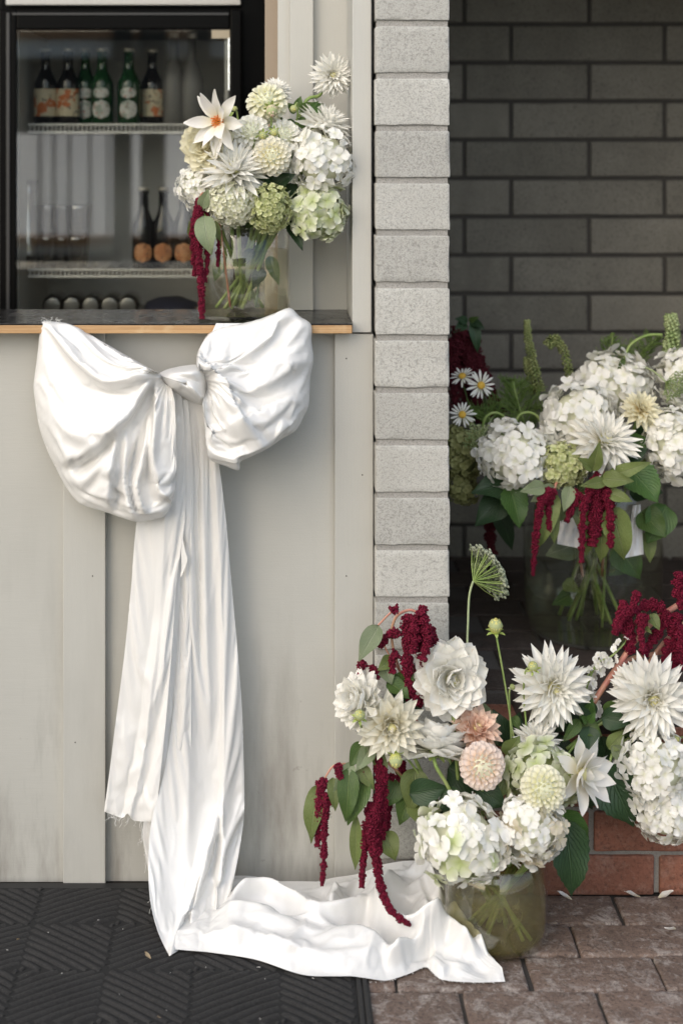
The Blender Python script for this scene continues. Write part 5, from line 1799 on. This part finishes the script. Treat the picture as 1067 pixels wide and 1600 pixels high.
stem_part(t, [P(735, 510, .5), P(740, 560, .5), P(770, 660, .5), P(860, 800, .47)], .004, 'stem_dark')
for k, pts in enumerate(([(722, 512), (712, 535), (708, 575), (712, 640)], [(728, 520), (732, 560), (742, 610), (748, 660)], [(735, 540), (752, 580), (768, 620), (780, 650)], [(715, 530), (722, 570), (728, 620), (735, 660)], [(740, 520), (738, 548), (745, 580)])):
    tassel(t, [(x, y, .46 + .012 * k) for x, y in pts], 13, 10, 'amaranth_dark', seed=20 + k, dens=.7)
spread_leaves(t, [((733, 503, .46), (748, 495, .44), 10, {'mat': 'leaf'}), ((735, 500, .46), (757, 515, .44), 14, {'mat': 'leaf_dark'}), ((738, 502, .46), (746, 552, .45), 18, {'mat': 'leaf_dark', 'bend': -.9}), ((730, 502, .46), (710, 498, .45), 14, {'mat': 'leaf_dark'}), ((727, 505, .46), (708, 520, .44), 16, {'mat': 'leaf_dark'})])
t = thing('amaranth', 'crimson amaranth tassels hanging in front of the tall vase', 'flower', P(930, 750, .2), None, gA_)
stem_part(t, [P(928, 735, .19), P(935, 725, .22), P(945, 760, .30), P(940, 900, .42)], .003, 'stem_pink')
for k, (pts, a, b) in enumerate((([(925, 760), (912, 790), (909, 840), (908, 878)], 8, 4), ([(930, 755), (930, 800), (928, 830), (924, 852)], 14, 7), ([(940, 755), (950, 790), (960, 820), (966, 838)], 12, 6), ([(938, 750), (935, 790), (938, 820), (930, 845)], 12, 6), ([(948, 765), (953, 810), (953, 855)], 9, 4), ([(905, 770), (895, 790), (886, 812)], 8, 4), ([(934, 738), (930, 745), (926, 752)], 6, 5), ([(900, 765), (892, 800), (884, 815)], 6, 4))):
    tassel(t, [(x, y, .17 + .012 * (k % 4)) for x, y in pts], a, b, seed=40 + k)
spread_leaves(t, [((925, 735, .18), (936, 690, .16), 24, {'mat': 'leaf_olive'}), ((925, 732, .18), (902, 715, .16), 18, {'mat': 'leaf_olive'}), ((940, 748, .17), (990, 752, .14), 26, {'mat': 'leaf_olive'}), ((950, 745, .19), (1018, 722, .17), 22, {'mat': 'leaf_olive', 'bend': -1.0}), ((945, 752, .17), (905, 760, .15), 18, {'mat': 'leaf_olive'}), ((950, 770, .17), (988, 784, .15), 20, {'mat': 'leaf_olive'}), ((950, 790, .19), (975, 875, .20), 46, {'mat': 'leaf_olive', 'bend': -.8}), ((935, 800, .20), (938, 880, .20), 34, {'mat': 'leaf_olive', 'bend': -.8}), ((918, 790, .20), (915, 870, .2), 30, {'mat': 'leaf_olive', 'bend': -.8}), ((890, 760, .19), (880, 800, .17), 22, {'mat': 'leaf_pale'}), ((900, 780, .2), (905, 830, .2), 22, {'mat': 'leaf_pale'})])
t = thing('amaranth', 'slim crimson amaranth tassels at the left front of the tall vase', 'flower', P(850, 770, .2), None, gA_)
stem_part(t, [P(866, 762, .19), P(872, 755, .22), P(890, 780, .30), P(910, 900, .42)], .003, 'stem_pink')
tassel(t, [(860, 765, .18), (846, 785, .17), (838, 830, .17), (832, 898, .17)], 9, 3.5, seed=60)
tassel(t, [(864, 765, .18), (856, 790, .185), (859, 830, .185)], 7, 3.5, seed=61)
spread_leaves(t, [((850, 760, .18), (812, 768, .16), 24, {'mat': 'leaf_pale'}), ((868, 770, .20), (838, 860, .20), 26, {'mat': 'leaf_olive', 'bend': -.9}), ((866, 760, .19), (828, 785, .18), 22, {'mat': 'leaf_pale'}), ((858, 790, .22), (866, 850, .2), 24, {'mat': 'leaf_olive'})])
t = thing('amaranth', 'dark amaranth tassel in the shade under the olive hydrangea', 'flower', P(766, 800, .42), None, gA_)
stem_part(t, [P(768, 798, .42), P(775, 780, .42), P(820, 800, .43)], .002, 'stem_dark')
tassel(t, [(768, 800, .42), (765, 830, .42), (768, 865, .42)], 9, 7, 'amaranth_dark', seed=70)
leaf(t, (775, 790, .42), (800, 860, .42), 30, 'leaf_dark')
t = thing('leaf_sprig', 'broad hydrangea leaves around the rim of the tall vase', 'foliage', P(920, 770, .3))
stem_part(t, [P(960, 740, .28), P(950, 800, .36), P(940, 980, .45)], .003, 'stem')
spread_leaves(t, [((985, 735, .24), (1028, 785, .20), 58, {'mat': 'leaf_bright', 'serr': .05, 'nrm': (.1, .5, 1)}), ((795, 760, .24), (812, 826, .21), 44, {'mat': 'leaf_bright', 'serr': .05, 'nrm': (.2, .3, 1)}), ((800, 755, .26), (736, 770, .24), 44, {'mat': 'leaf_dark', 'serr': .05, 'nrm': (-.1, .6, 1)}), ((790, 775, .28), (742, 822, .26), 46, {'mat': 'leaf_dark', 'nrm': (-.3, .3, 1)}), ((960, 730, .26), (1012, 700, .23), 34, {'mat': 'leaf_dark'}), ((975, 700, .28), (1020, 690, .26), 40, {'mat': 'leaf_bright'}), ((880, 690, .30), (855, 665, .29), 28, {'mat': 'leaf_dark'}), ((1040, 790, .30), (1010, 850, .28), 50, {'mat': 'leaf_bright'}), ((1000, 800, .30), (1040, 840, .26), 44, {'mat': 'leaf'}), ((985, 760, .3), (1035, 770, .26), 44, {'mat': 'leaf_dark'}), ((870, 780, .33), (835, 830, .32), 50, {'mat': 'leaf'}), ((960, 850, .34), (1000, 905, .32), 50, {'mat': 'leaf_bright'}), ((990, 860, .34), (950, 900, .33), 40, {'mat': 'leaf_bright'}), ((900, 850, .36), (852, 868, .34), 40, {'mat': 'leaf_pale'}), ((890, 930, .40), (862, 945, .36), 26, {'mat': 'leaf'}), ((880, 910, .40), (905, 925, .38), 22, {'mat': 'leaf_olive'}), ((1010, 830, .32), (1015, 880, .3), 24, {'mat': 'leaf_olive'}), ((940, 700, .33), (890, 720, .33), 60, {'mat': 'leaf_dark'}), ((1000, 690, .36), (1040, 660, .35), 60, {'mat': 'leaf_dark'}), ((860, 740, .38), (800, 690, .38), 60, {'mat': 'leaf_dark'})])
t = thing('paper_wrap', 'crumpled white paper wrap in the tall vase behind the red tassels', 'paper', P(985, 820, .33))
M['paper'] = plain('white_paper', (.78, .79, .80), .6)
for (a, b, c, d_) in (((988, 790), (1000, 788), (975, 872), (1005, 866)), ((872, 815), (906, 805), (870, 850), (905, 857))):
    V = []
    for j in range(12):
        for i in range(8):
            u, w = i / 7, j / 11
            px = lerp(lerp(a[0], b[0], u), lerp(c[0], d_[0], u), w); py = lerp(lerp(a[1], b[1], u), lerp(c[1], d_[1], u), w)
            V.append(P(px, py, .30 + .01 * math.sin(i * 1.9 + j * .4) + .006 * noise.noise(Vector((px * .1, py * .1, 0)))))
    wpart('sheet', V, grid_faces(8, 12), M['paper'], t)

# ------------------------------------------------------------------ floor bouquet
YP = -.10
deco_dahlia('big white waterlily dahlia in front of the pillar', 703, 1060, -.11, 64, (.18, .15, 1), 'p_white', 'broad', .30, 31, i2(703, 1060, -.12), 1.05, None, .75, .35, True, None, gL)
deco_dahlia('white dahlia turned left at far left of the floor bouquet', 564, 1095, -.13, 48, (-.75, .35, .55), 'p_white', 'broad', .26, 32, [tuple(P(590, 1120, -.10)), tuple(P(640, 1220, -.11)), tuple(P(720, 1330, -.14)), tuple(P(770, 1420, -.15))], 1.2, None, .8, .5, True, None, gL)
deco_dahlia('cream white dahlia facing front, left part of the floor bouquet', 611, 1134, -.165, 56, (-.05, .12, 1), 'p_cream', 'cactus', .21, 33, [tuple(P(640, 1170, -.12)), tuple(P(690, 1270, -.13)), tuple(P(740, 1340, -.15)), tuple(P(780, 1440, -.15))], 1.25, None, .9, .4, True, None, gL)
deco_dahlia('white dahlia seen from behind with green calyx, floor bouquet', 678, 1168, -.15, 62, (.10, .85, -.30), 'p_white', 'broad', .28, 34, [tuple(P(680, 1195, -.19)), tuple(P(700, 1230, -.18)), tuple(P(730, 1300, -.16)), tuple(P(770, 1430, -.15))], 1.1, None, .7, .30, True, None, gL)
deco_dahlia('peach dahlia behind the blush ball dahlia', 744, 1140, -.13, 42, (.15, .55, .55), 'p_peach', 'pointed', .24, 35, i2(742, 1142, -.13), 1.0, None, .8, .3, True, None, gL)
ball_dahlia('blush pink ball dahlia in the floor bouquet', 753, 1197, -.20, 39, (.05, .1, 1), 'p_blush', 36, i2(753, 1197, -.18), 150, group=gL, psize=.36)
hydrangea('large white green hydrangea over the left rim of the floor vase', 722, 1312, -.235, 71, (-.15, .15, 1), 'h_white', .56, (1, .92, .85), seed=37, stem=i2(722, 1312, -.2), group=gL, spot='h_green')
hydrangea('white hydrangea browning at the edges over the floor vase', 829, 1293, -.235, 56, (.1, .1, 1), 'h_white', .50, (1, 1.0, .85), seed=38, stem=i2(829, 1293, -.2), group=gL, spot='h_spot')
ball_dahlia('cream ball dahlia above the browning hydrangea', 848, 1232, -.235, 38, (.05, .12, 1), 'p_lemon', 39, i2(848, 1232, -.2), 150, group=gL, psize=.38)
hydrangea('pale green hydrangea behind the cream ball dahlia', 845, 1212, -.165, 60, (.0, .55, 1), 'h_green', .62, (1, .85, .85), seed=40, stem=i2(845, 1212, -.16), group=gL, core='core')
deco_dahlia('open ivory dahlia with pointed petals at right of the floor bouquet', 905, 1208, -.20, 60, (.62, .12, .6), 'p_single', 'pointed', .25, 41, i2(903, 1208, -.18), 1, [(6, .05, .0, -12, .95), (6, .05, .02, 12, 1.0), (5, .04, .04, 34, .9), (4, .03, .06, 58, .62)], .6, .25, True, None, gL)
cactus_dahlia('spiky white dahlia above the floor vase against the dark alcove', 862, 1072, -.08, 66, (.05, .12, 1), 'p_cactus', 42, [tuple(P(858, 1110, -.05)), tuple(P(840, 1200, -.09)), tuple(P(800, 1340, -.14)), tuple(P(780, 1440, -.15))], .125, gL)
cactus_dahlia('white dahlia with bent petals behind the green hydrangea', 838, 1162, -.10, 42, (.1, .9, .35), 'p_cactus', 43, i2(838, 1162, -.12), .13, gL)
gB2 = 'buds in the floor bouquet'
bud('pale yellow bud on the tallest bare stem, floor bouquet', 774, 977, -.05, 15, (0, 1, .25), 'bud', [tuple(P(775, 992, -.05)), tuple(P(787, 1060, -.06)), tuple(P(798, 1130, -.08)), tuple(P(802, 1180, -.10)), tuple(P(790, 1380, -.15))], gB2)
bud('yellow green bud touching the spiky white dahlia', 832, 1041, -.10, 11, (-.3, .8, .5), 'bud', [tuple(P(820, 1050, -.09)), tuple(P(818, 1090, -.08)), tuple(P(822, 1180, -.10)), tuple(P(800, 1350, -.15))], gB2)
bud('yellow bud under the leftmost white dahlia', 562, 1117, -.195, 12, (.1, .75, .6), 'bud', [tuple(P(563, 1132, -.18)), tuple(P(580, 1160, -.14)), tuple(P(650, 1240, -.12))], gB2)
bud('plump yellow bud below the cream white dahlia', 618, 1189, -.205, 14, (0, -.75, .6), 'bud', [tuple(P(620, 1172, -.19)), tuple(P(640, 1190, -.15)), tuple(P(690, 1260, -.14))], gB2)
bud('small green bud with long sepals behind the spiky dahlia stem', 800, 1073, -.06, 6, (-.3, .8, .3), 'bud_green', [tuple(P(795, 1085, -.06)), tuple(P(798, 1150, -.09)), tuple(P(800, 1250, -.12))], gB2, False)
bud('yellow bud at the right picture edge above the large hydrangea', 1056, 1154, -.10, 8, (.3, -.2, 1), 'bud', [tuple(P(1072, 1150, -.06)), tuple(P(1100, 1140, .02))], gB2, False)
t = thing('foliage_sprig', 'mixed green leaves under the flowers of the floor bouquet', 'foliage', P(760, 1240, -.15))
stem_part(t, [P(700, 1180, -.10), P(730, 1260, -.13), P(765, 1340, -.15), P(790, 1450, -.16)], .003, 'stem')
stem_part(t, [P(860, 1150, -.10), P(840, 1250, -.13), P(800, 1340, -.15), P(760, 1450, -.16)], .003, 'stem')
spread_leaves(t, [((735, 1085, -.09), (778, 1165, -.07), 34, {'mat': 'leaf_pale', 'bend': -.2, 'kind': 'lance'}), ((745, 1230, -.18), (790, 1260, -.20), 44, {'mat': 'leaf_dark'}), ((690, 1240, -.17), (730, 1270, -.19), 40, {'mat': 'leaf_dark'}), ((790, 1200, -.16), (770, 1250, -.18), 40, {'mat': 'leaf_olive'}), ((640, 1240, -.16), (700, 1230, -.17), 40, {'mat': 'leaf_dark'}), ((650, 1200, -.14), (640, 1270, -.16), 44, {'mat': 'leaf_olive'}), ((700, 1270, -.14), (660, 1300, -.17), 44, {'mat': 'leaf_dark'}), ((620, 1220, -.13), (600, 1262, -.15), 36, {'mat': 'leaf'}), ((790, 1180, -.13), (812, 1150, -.13), 30, {'mat': 'leaf_olive'}), ((872, 1270, -.20), (920, 1310, -.18), 40, {'mat': 'leaf_bright'}), ((605, 1085, -.10), (660, 1110, -.10), 50, {'mat': 'leaf_dark'}), ((620, 1080, -.09), (645, 1040, -.11), 40, {'mat': 'leaf'}), ((700, 1200, -.12), (760, 1230, -.13), 60, {'mat': 'leaf_dark'}), ((740, 1300, -.15), (790, 1330, -.17), 60, {'mat': 'leaf_dark'}), ((790, 1165, -.05), (770, 1108, -.03), 40, {'mat': 'leaf_dark'}), ((795, 1170, -.05), (812, 1112, -.03), 40, {'mat': 'leaf_dark'}), ((800, 1185, -.04), (830, 1125, -.03), 44, {'mat': 'leaf_dark'}), ((770, 1165, -.04), (748, 1120, -.03), 36, {'mat': 'leaf_dark'})])  # last four dark leaves are added to darken the riser behind them
t = thing('large_leaf', 'large dark hydrangea leaf hanging beside the floor vase', 'leaf', P(880, 1280, -.20))
leaf(t, (880, 1280, -.205), (893, 1400, -.215), 62, 'leaf_dark', serr=.045, nrm=(.1, .25, 1), bend=-.7, name='leaf_blade')
stem_part(t, [P(880, 1282, -.204), P(868, 1262, -.19), P(840, 1290, -.17), P(800, 1340, -.15)], .0028, 'stem', 'leaf_stalk')
t = thing('large_leaf', 'dark serrated leaf over the red brick riser', 'leaf', P(965, 1190, -.11))
leaf(t, (945, 1195, -.10), (990, 1292, -.12), 76, 'leaf_dark', serr=.045, nrm=(-.2, .3, 1), bend=-.6, name='leaf_blade')
leaf(t, (960, 1190, -.09), (920, 1262, -.11), 54, 'leaf_dark', serr=.045, nrm=(.2, .3, 1), bend=-.6, name='leaf_blade')
stem_part(t, [P(950, 1196, -.10), P(965, 1165, -.08), P(1010, 1140, -.03)], .0028, 'stem', 'leaf_stalk')

# amaranth on the pillar side
gA2 = 'amaranth in the floor bouquet'
t = thing('amaranth', 'crimson amaranth arching up in front of the pillar', 'flower', P(630, 960, -.1), None, gA2)
stem_part(t, [P(590, 978, -.10), P(605, 962, -.10), P(620, 950, -.105)], .0018, 'stem_pink')
stem_part(t, [P(660, 1150, -.10), P(628, 1060, -.09), P(612, 1000, -.09), P(618, 965, -.095), P(640, 953, -.10), P(655, 960, -.10)], .0026, 'stem_pink')
stem_part(t, [P(625, 1050, -.09), P(606, 1020, -.10), P(598, 1003, -.10)], .0016, 'stem_pink')
for k, (pts, a, b) in enumerate((([(662, 948), (655, 975), (658, 1010), (652, 1060), (656, 1104)], 9, 7), ([(640, 962), (636, 1000), (636, 1040), (640, 1080), (648, 1100)], 11, 8), ([(655, 955), (664, 975), (668, 1000), (660, 1030)], 9, 6), ([(670, 985), (676, 998), (668, 1015)], 9, 7), ([(622, 985), (614, 995), (606, 988)], 9, 7), ([(621, 951), (616, 951), (612, 954)], 7.5, 6), ([(604, 998), (596, 1003), (594, 1010)], 8, 6), ([(620, 1020), (612, 1030), (614, 1050)], 9, 6), ([(646, 965), (648, 990), (645, 1020)], 9, 7), ([(570, 1035), (562, 1045), (562, 1062)], 7, 5), ([(578, 1040), (586, 1050), (590, 1060)], 6, 5))):
    tassel(t, [(x, y, -.10 - .012 * (k % 3)) for x, y in pts], a, b, seed=80 + k, lump=.6)
spread_leaves(t, [((592, 978, -.11), (560, 1034, -.14), 32, {'mat': 'leaf_pale', 'nrm': (-.4, .2, 1), 'bend': -.4}), ((612, 1028, -.10), (590, 1048, -.12), 22, {'mat': 'leaf_olive'}), ((600, 1040, -.10), (612, 1070, -.12), 26, {'mat': 'leaf_pale'}), ((605, 1065, -.11), (640, 1092, -.13), 30, {'mat': 'leaf', 'nrm': (.1, .7, .6)}), ((630, 1060, -.10), (634, 1090, -.12), 20, {'mat': 'leaf_olive'})])
t = thing('amaranth', 'crimson amaranth with long tassels trailing down onto the satin', 'flower', P(600, 1190, -.15), None, gA2)
stem_part(t, [P(700, 1300, -.14), P(650, 1240, -.12), P(610, 1195, -.13), P(580, 1180, -.15), P(560, 1190, -.16)], .003, 'stem_pink')
stem_part(t, [P(575, 1190, -.15), P(545, 1193, -.16), P(522, 1196, -.17), P(508, 1215, -.17)], .0018, 'stem_pink')
for k, (pts, a, b) in enumerate((
        ([(507, 1216, -.17), (500, 1240, -.175), (498, 1280, -.175), (496, 1322, -.17)], 8.5, 4),
        ([(510, 1240, -.18), (507, 1290, -.18), (506, 1340, -.18), (503, 1384, -.175)], 7, 3.5),
        ([(530, 1194, -.17), (528, 1205, -.18), (533, 1215, -.18)], 8, 6),
        ([(592, 1185, -.15), (592, 1230, -.17), (588, 1280, -.175), (586, 1330, -.175)], 8, 10),
        ([(586, 1260, -.18), (582, 1300, -.185), (588, 1345, -.19), (596, 1390, -.20), (612, 1424, -.215), (641, 1446, -.225)], 10, 4),
        ([(580, 1255, -.17), (572, 1300, -.17), (567, 1350, -.17), (565, 1386, -.17)], 8, 4),
        ([(600, 1200, -.16), (600, 1260, -.165), (596, 1310, -.165)], 7, 6),
        ([(612, 1210, -.13), (608, 1260, -.13), (602, 1310, -.135)], 6, 4),
        ([(566, 1205, -.16), (570, 1215, -.165), (568, 1228, -.165)], 6, 5),
        ([(628, 1190, -.11), (625, 1215, -.11), (612, 1240, -.12)], 9, 6))):
    tassel(t, pts, a, b, seed=110 + k)
spread_leaves(t, [
    ((550, 1190, -.165), (518, 1262, -.18), 26, {'mat': 'leaf_pale', 'bend': -.8}),
    ((545, 1200, -.17), (540, 1285, -.19), 34, {'mat': 'leaf', 'bend': -.9}),
    ((570, 1210, -.16), (543, 1290, -.18), 40, {'mat': 'leaf', 'bend': -.7, 'nrm': (-.3, .3, 1)}),
    ((520, 1215, -.17), (524, 1268, -.19), 20, {'mat': 'leaf_olive', 'bend': -.9}),
    ((500, 1225, -.16), (486, 1318, -.17), 32, {'mat': 'leaf_olive', 'bend': -.7, 'nrm': (-.5, .1, 1)}),
    ((556, 1270, -.16), (555, 1360, -.17), 20, {'mat': 'leaf_olive', 'kind': 'lance', 'bend': -.5}),
    ((600, 1300, -.15), (618, 1345, -.17), 34, {'mat': 'leaf_olive', 'bend': -.8}),
    ((565, 1160, -.15), (546, 1200, -.17), 24, {'mat': 'leaf', 'bend': -.6}),
    ((580, 1165, -.15), (556, 1205, -.18), 26, {'mat': 'leaf_pale', 'bend': -.6}),
    ((590, 1170, -.14), (600, 1215, -.16), 26, {'mat': 'leaf_olive'}),
    ((640, 1230, -.13), (624, 1290, -.15), 34, {'mat': 'leaf', 'bend': -.7}),
    ((650, 1245, -.14), (672, 1300, -.18), 44, {'mat': 'leaf_olive', 'bend': -.9}),
    ((560, 1195, -.16), (585, 1235, -.18), 24, {'mat': 'leaf_olive'})])

# ------------------------------------------------------------------ stems lying over the riser at the right
gK = 'flowers spilling over the brick riser'
cactus_dahlia('large spiky white dahlia at the right picture edge', 1018, 1090, -.09, 68, (-.05, .12, 1), 'p_cactus', 51, [tuple(P(1045, 1110, -.04)), tuple(P(1090, 1080, .06)), tuple(P(1130, 1050, .15))], .125, gK)
hydrangea('upper white hydrangea spilling over the brick riser', 1022, 1200, -.11, 60, (-.1, .2, 1), 'h_white', .52, (1, .98, .85), seed=52, stem=[tuple(P(1060, 1170, -.03)), tuple(P(1120, 1110, .10))], group=gK)
hydrangea('lower white hydrangea hanging before the red bricks', 1040, 1268, -.12, 54, (.0, -.2, 1), 'h_white', .52, (1.05, .9, .85), seed=53, stem=[tuple(P(1080, 1220, -.04)), tuple(P(1130, 1120, .10))], group=gK)
hydrangea('little cream flower head under the large spiky dahlia', 1006, 1130, -.05, 24, (-.3, -.2, 1), 'h_cream', .6, seed=54, stem=[tuple(P(1040, 1120, -.01)), tuple(P(1100, 1090, .10))], group=gK)
cactus_dahlia('small shaggy white flower left of the large spiky dahlia', 984, 1068, -.06, 30, (-.5, .3, .8), 'p_cactus', 55, [tuple(P(1010, 1080, -.02)), tuple(P(1060, 1070, .06))], .17, gK, 1.1)
t = thing('foliage_sprig', 'green dahlia leaves and stems between the spiky dahlias', 'foliage', P(930, 1130, -.04))
stem_part(t, [P(885, 1170, -.08), P(930, 1135, -.06), P(975, 1115, -.05), P(1000, 1107, -.04), P(1050, 1095, .03), P(1110, 1080, .1)], .0032, 'stem')
stem_part(t, [P(900, 1165, -.09), P(920, 1140, -.07), P(945, 1120, -.05), P(990, 1090, .0)], .0022, 'stem_dark')
stem_part(t, [P(870, 1200, -.10), P(900, 1160, -.08), P(925, 1120, -.05)], .0022, 'stem')
spread_leaves(t, [((905, 1125, -.08), (878, 1160, -.10), 20, {'mat': 'leaf'}), ((920, 1135, -.08), (918, 1180, -.10), 32, {'mat': 'leaf_dark'}), ((940, 1120, -.07), (985, 1130, -.09), 34, {'mat': 'leaf_dark'}), ((930, 1115, -.07), (900, 1100, -.08), 26, {'mat': 'leaf_dark'}), ((945, 1115, -.06), (975, 1092, -.07), 26, {'mat': 'leaf'}), ((915, 1120, -.07), (925, 1090, -.08), 20, {'mat': 'leaf_bright'}), ((910, 1130, -.07), (940, 1150, -.09), 28, {'mat': 'leaf'}), ((892, 1140, -.07), (862, 1120, -.08), 18, {'mat': 'leaf_dark'}), ((800, 1120, -.06), (812, 1140, -.08), 16, {'mat': 'leaf'}), ((918, 1128, -.09), (930, 1112, -.10), 14, {'mat': 'leaf_bright'}), ((918, 1128, -.09), (905, 1118, -.10), 12, {'mat': 'leaf_bright'}), ((960, 1110, -.04), (1000, 1100, -.05), 30, {'mat': 'leaf_dark'}), ((900, 1110, -.05), (860, 1145, -.06), 30, {'mat': 'leaf_dark'}), ((950, 1170, -.09), (975, 1140, -.08), 26, {'mat': 'leaf_olive'}), ((955, 1165, -.09), (990, 1205, -.10), 22, {'mat': 'leaf_pale'}), ((925, 1150, -.05), (905, 1215, -.04), 50, {'mat': 'leaf_dark'}), ((940, 1150, -.05), (955, 1225, -.05), 56, {'mat': 'leaf_dark'}), ((960, 1150, -.04), (985, 1205, -.04), 50, {'mat': 'leaf_dark'}), ((900, 1200, -.08), (925, 1265, -.08), 50, {'mat': 'leaf_dark'}), ((880, 1150, -.04), (860, 1190, -.05), 44, {'mat': 'leaf_dark'}), ((975, 1110, -.03), (960, 1160, -.04), 44, {'mat': 'leaf'}), ((985, 1130, -.03), (1000, 1170, -.05), 40, {'mat': 'leaf_dark'}), ((890, 1090, -.03), (910, 1130, -.04), 34, {'mat': 'leaf'})])


def larkspur(label, pts, seed):
    t = thing('larkspur', label, 'flower', P(*pts[-1]), None, gK)
    rn = random.Random(seed)
    fm = variants('lark', lambda i: floret_mesh(M['h_white'], 60 + i, 5, .42, .5), 3)
    W3 = [P(*p) for p in pts]
    c = [Vector(q) for q in catmull([tuple(p) for p in W3], 22)]
    for i, p in enumerate(c[:17]):
        d = Vector((rn.uniform(-1, 1), rn.uniform(-1, .1), rn.uniform(-.3, .9))).normalized()
        q = d.to_track_quat('Z', 'Y') @ Quaternion((0, 0, 1), rn.uniform(0, 6))
        s = lerp(.012, .034, i / 16) * rn.uniform(.8, 1.15)
        link('floret', rn.choice(fm), t, MW[t].inverted() @ Matrix.Translation(p + d * .012) @ q.to_matrix().to_4x4() @ Matrix.Scale(s, 4))
        if i % 3 == 0:
            stem_part(t, [p, p + d * .006, p + d * .012], .0008, 'stem', 'flower_stalk', 4)
    stem_part(t, W3, .0018, 'stem')


larkspur('white larkspur spray leaning left of the red amaranth loops', [(975, 1005, -.02), (955, 1025, -.03), (930, 1040, -.03), (915, 1090, -.03), (940, 1120, -.02), (1000, 1100, .03)], 5)
larkspur('second white larkspur spray lower, behind the spiky dahlia', [(945, 1020, .0), (925, 1045, .0), (910, 1075, .0), (915, 1110, .0), (960, 1130, .02)], 9)
t = thing('amaranth', 'crimson amaranth looping over thick pink stems at the right edge', 'flower', P(1010, 980, .0), None, gK)
for pts, r in (([(925, 1100, -.04), (965, 1040, -.02), (1010, 980, .0), (1075, 935, .05)], .0055), ([(930, 1092, -.03), (975, 1035, .0), (1030, 1020, .03), (1090, 1005, .06)], .0042), ([(985, 1100, .02), (1005, 1050, .02), (1040, 1000, .03), (1085, 960, .05)], .0045)):
    stem_part(t, [P(*p) for p in pts], r, 'stem_pink', n=8)
for k, (pts, a, b) in enumerate((
        ([(995, 925), (988, 945), (970, 965), (962, 985)], 7, 8),
        ([(985, 950), (978, 975), (985, 1000), (982, 1020)], 11, 8),
        ([(990, 955), (1010, 945), (1030, 948), (1040, 965), (1030, 985), (1015, 1005), (1005, 1022)], 9, 7),
        ([(1005, 960), (1000, 985), (1004, 1015)], 9, 7),
        ([(1062, 895), (1060, 920), (1066, 950)], 10, 9),
        ([(1060, 960), (1052, 990), (1058, 1030), (1050, 1050)], 12, 8),
        ([(1070, 980), (1066, 1010), (1068, 1045)], 12, 9),
        ([(975, 940), (966, 965), (960, 990)], 7, 5),
        ([(1045, 1000), (1040, 1030), (1046, 1060)], 8, 6))):
    tassel(t, [(x, y, -.03 + .015 * (k % 3)) for x, y in pts], a, b, seed=140 + k, lump=.55)
spread_leaves(t, [((1015, 960, -.01), (1030, 985, -.03), 18, {'mat': 'leaf_olive'}), ((1000, 975, -.01), (1018, 990, -.03), 10, {'mat': 'leaf_olive'})])

# ------------------------------------------------------------------ fallen petals and litter
fp = [petal_mesh('fallen_petal', M['p_single'], 1, .26, 'pointed', .9, .5, .1, 4, 7, .2, i) for i in range(3)]
for k, (px, py, s, rz, lab) in enumerate(((893, 1406, .030, 70, 'white petal fallen on the paving under the large dark leaf'), (1000, 1402, .034, 95, 'left one of two white petals lying together by the riser'), (1028, 1403, .032, -80, 'right one of two white petals lying together by the riser'), (1055, 1452, .028, 130, 'white petal standing on edge at the right of the paving'))):
    p = FL(px, py, .006)
    tag(link('fallen_petal', fp[k % 3], None, Matrix.Translation(p) @ Matrix.Rotation(R(rz), 4, 'Z') @ Matrix.Rotation(R(38 if k == 3 else 6), 4, 'Y') @ Matrix.Scale(s, 4)), lab, 'petal', 'fallen petals')
M['litter'] = plain('dry_leaf_crumb', (.36, .27, .16), .8)
M['lint'] = plain('pale_lint', (.55, .53, .5), .8)
lm = [petal_mesh('leaf_crumb', M['litter'], 1, .3, 'pointed', .7, .8, .1, 3, 4, .3, i) for i in range(2)]
for k, (px, py, s, lab) in enumerate(((236, 1498, .016, 'curled tan leaf crumb on the mat below the satin tail'), (252, 1590, .010, 'tan leaf crumb at the bottom edge of the mat'), (28, 1468, .012, 'tan leaf crumb at the left of the mat'))):
    tag(link('leaf_crumb', lm[k % 2], None, Matrix.Translation(FL(px, py, .0125)) @ Matrix.Rotation(R(60 + 70 * k), 4, 'Z') @ Matrix.Scale(s, 4)), lab, 'leaf crumb', 'litter on the mat')
geos = []
for i in range(20):
    p = FL(rnd.uniform(-20, 560), rnd.uniform(1405, 1598), .0122)
    d = Vector((rnd.uniform(-1, 1), rnd.uniform(-1, 1), .15)) * rnd.uniform(.001, .0045)
    geos.append(tube([p, p + d + Vector((0, 0, .0008)), p + d * 1.7], .00045, 4, False))
V, F = merge(geos)
tag(wpart('lint', V, F, M['lint']), 'pale lint specks scattered over the charcoal mat', 'lint', None, 'stuff')
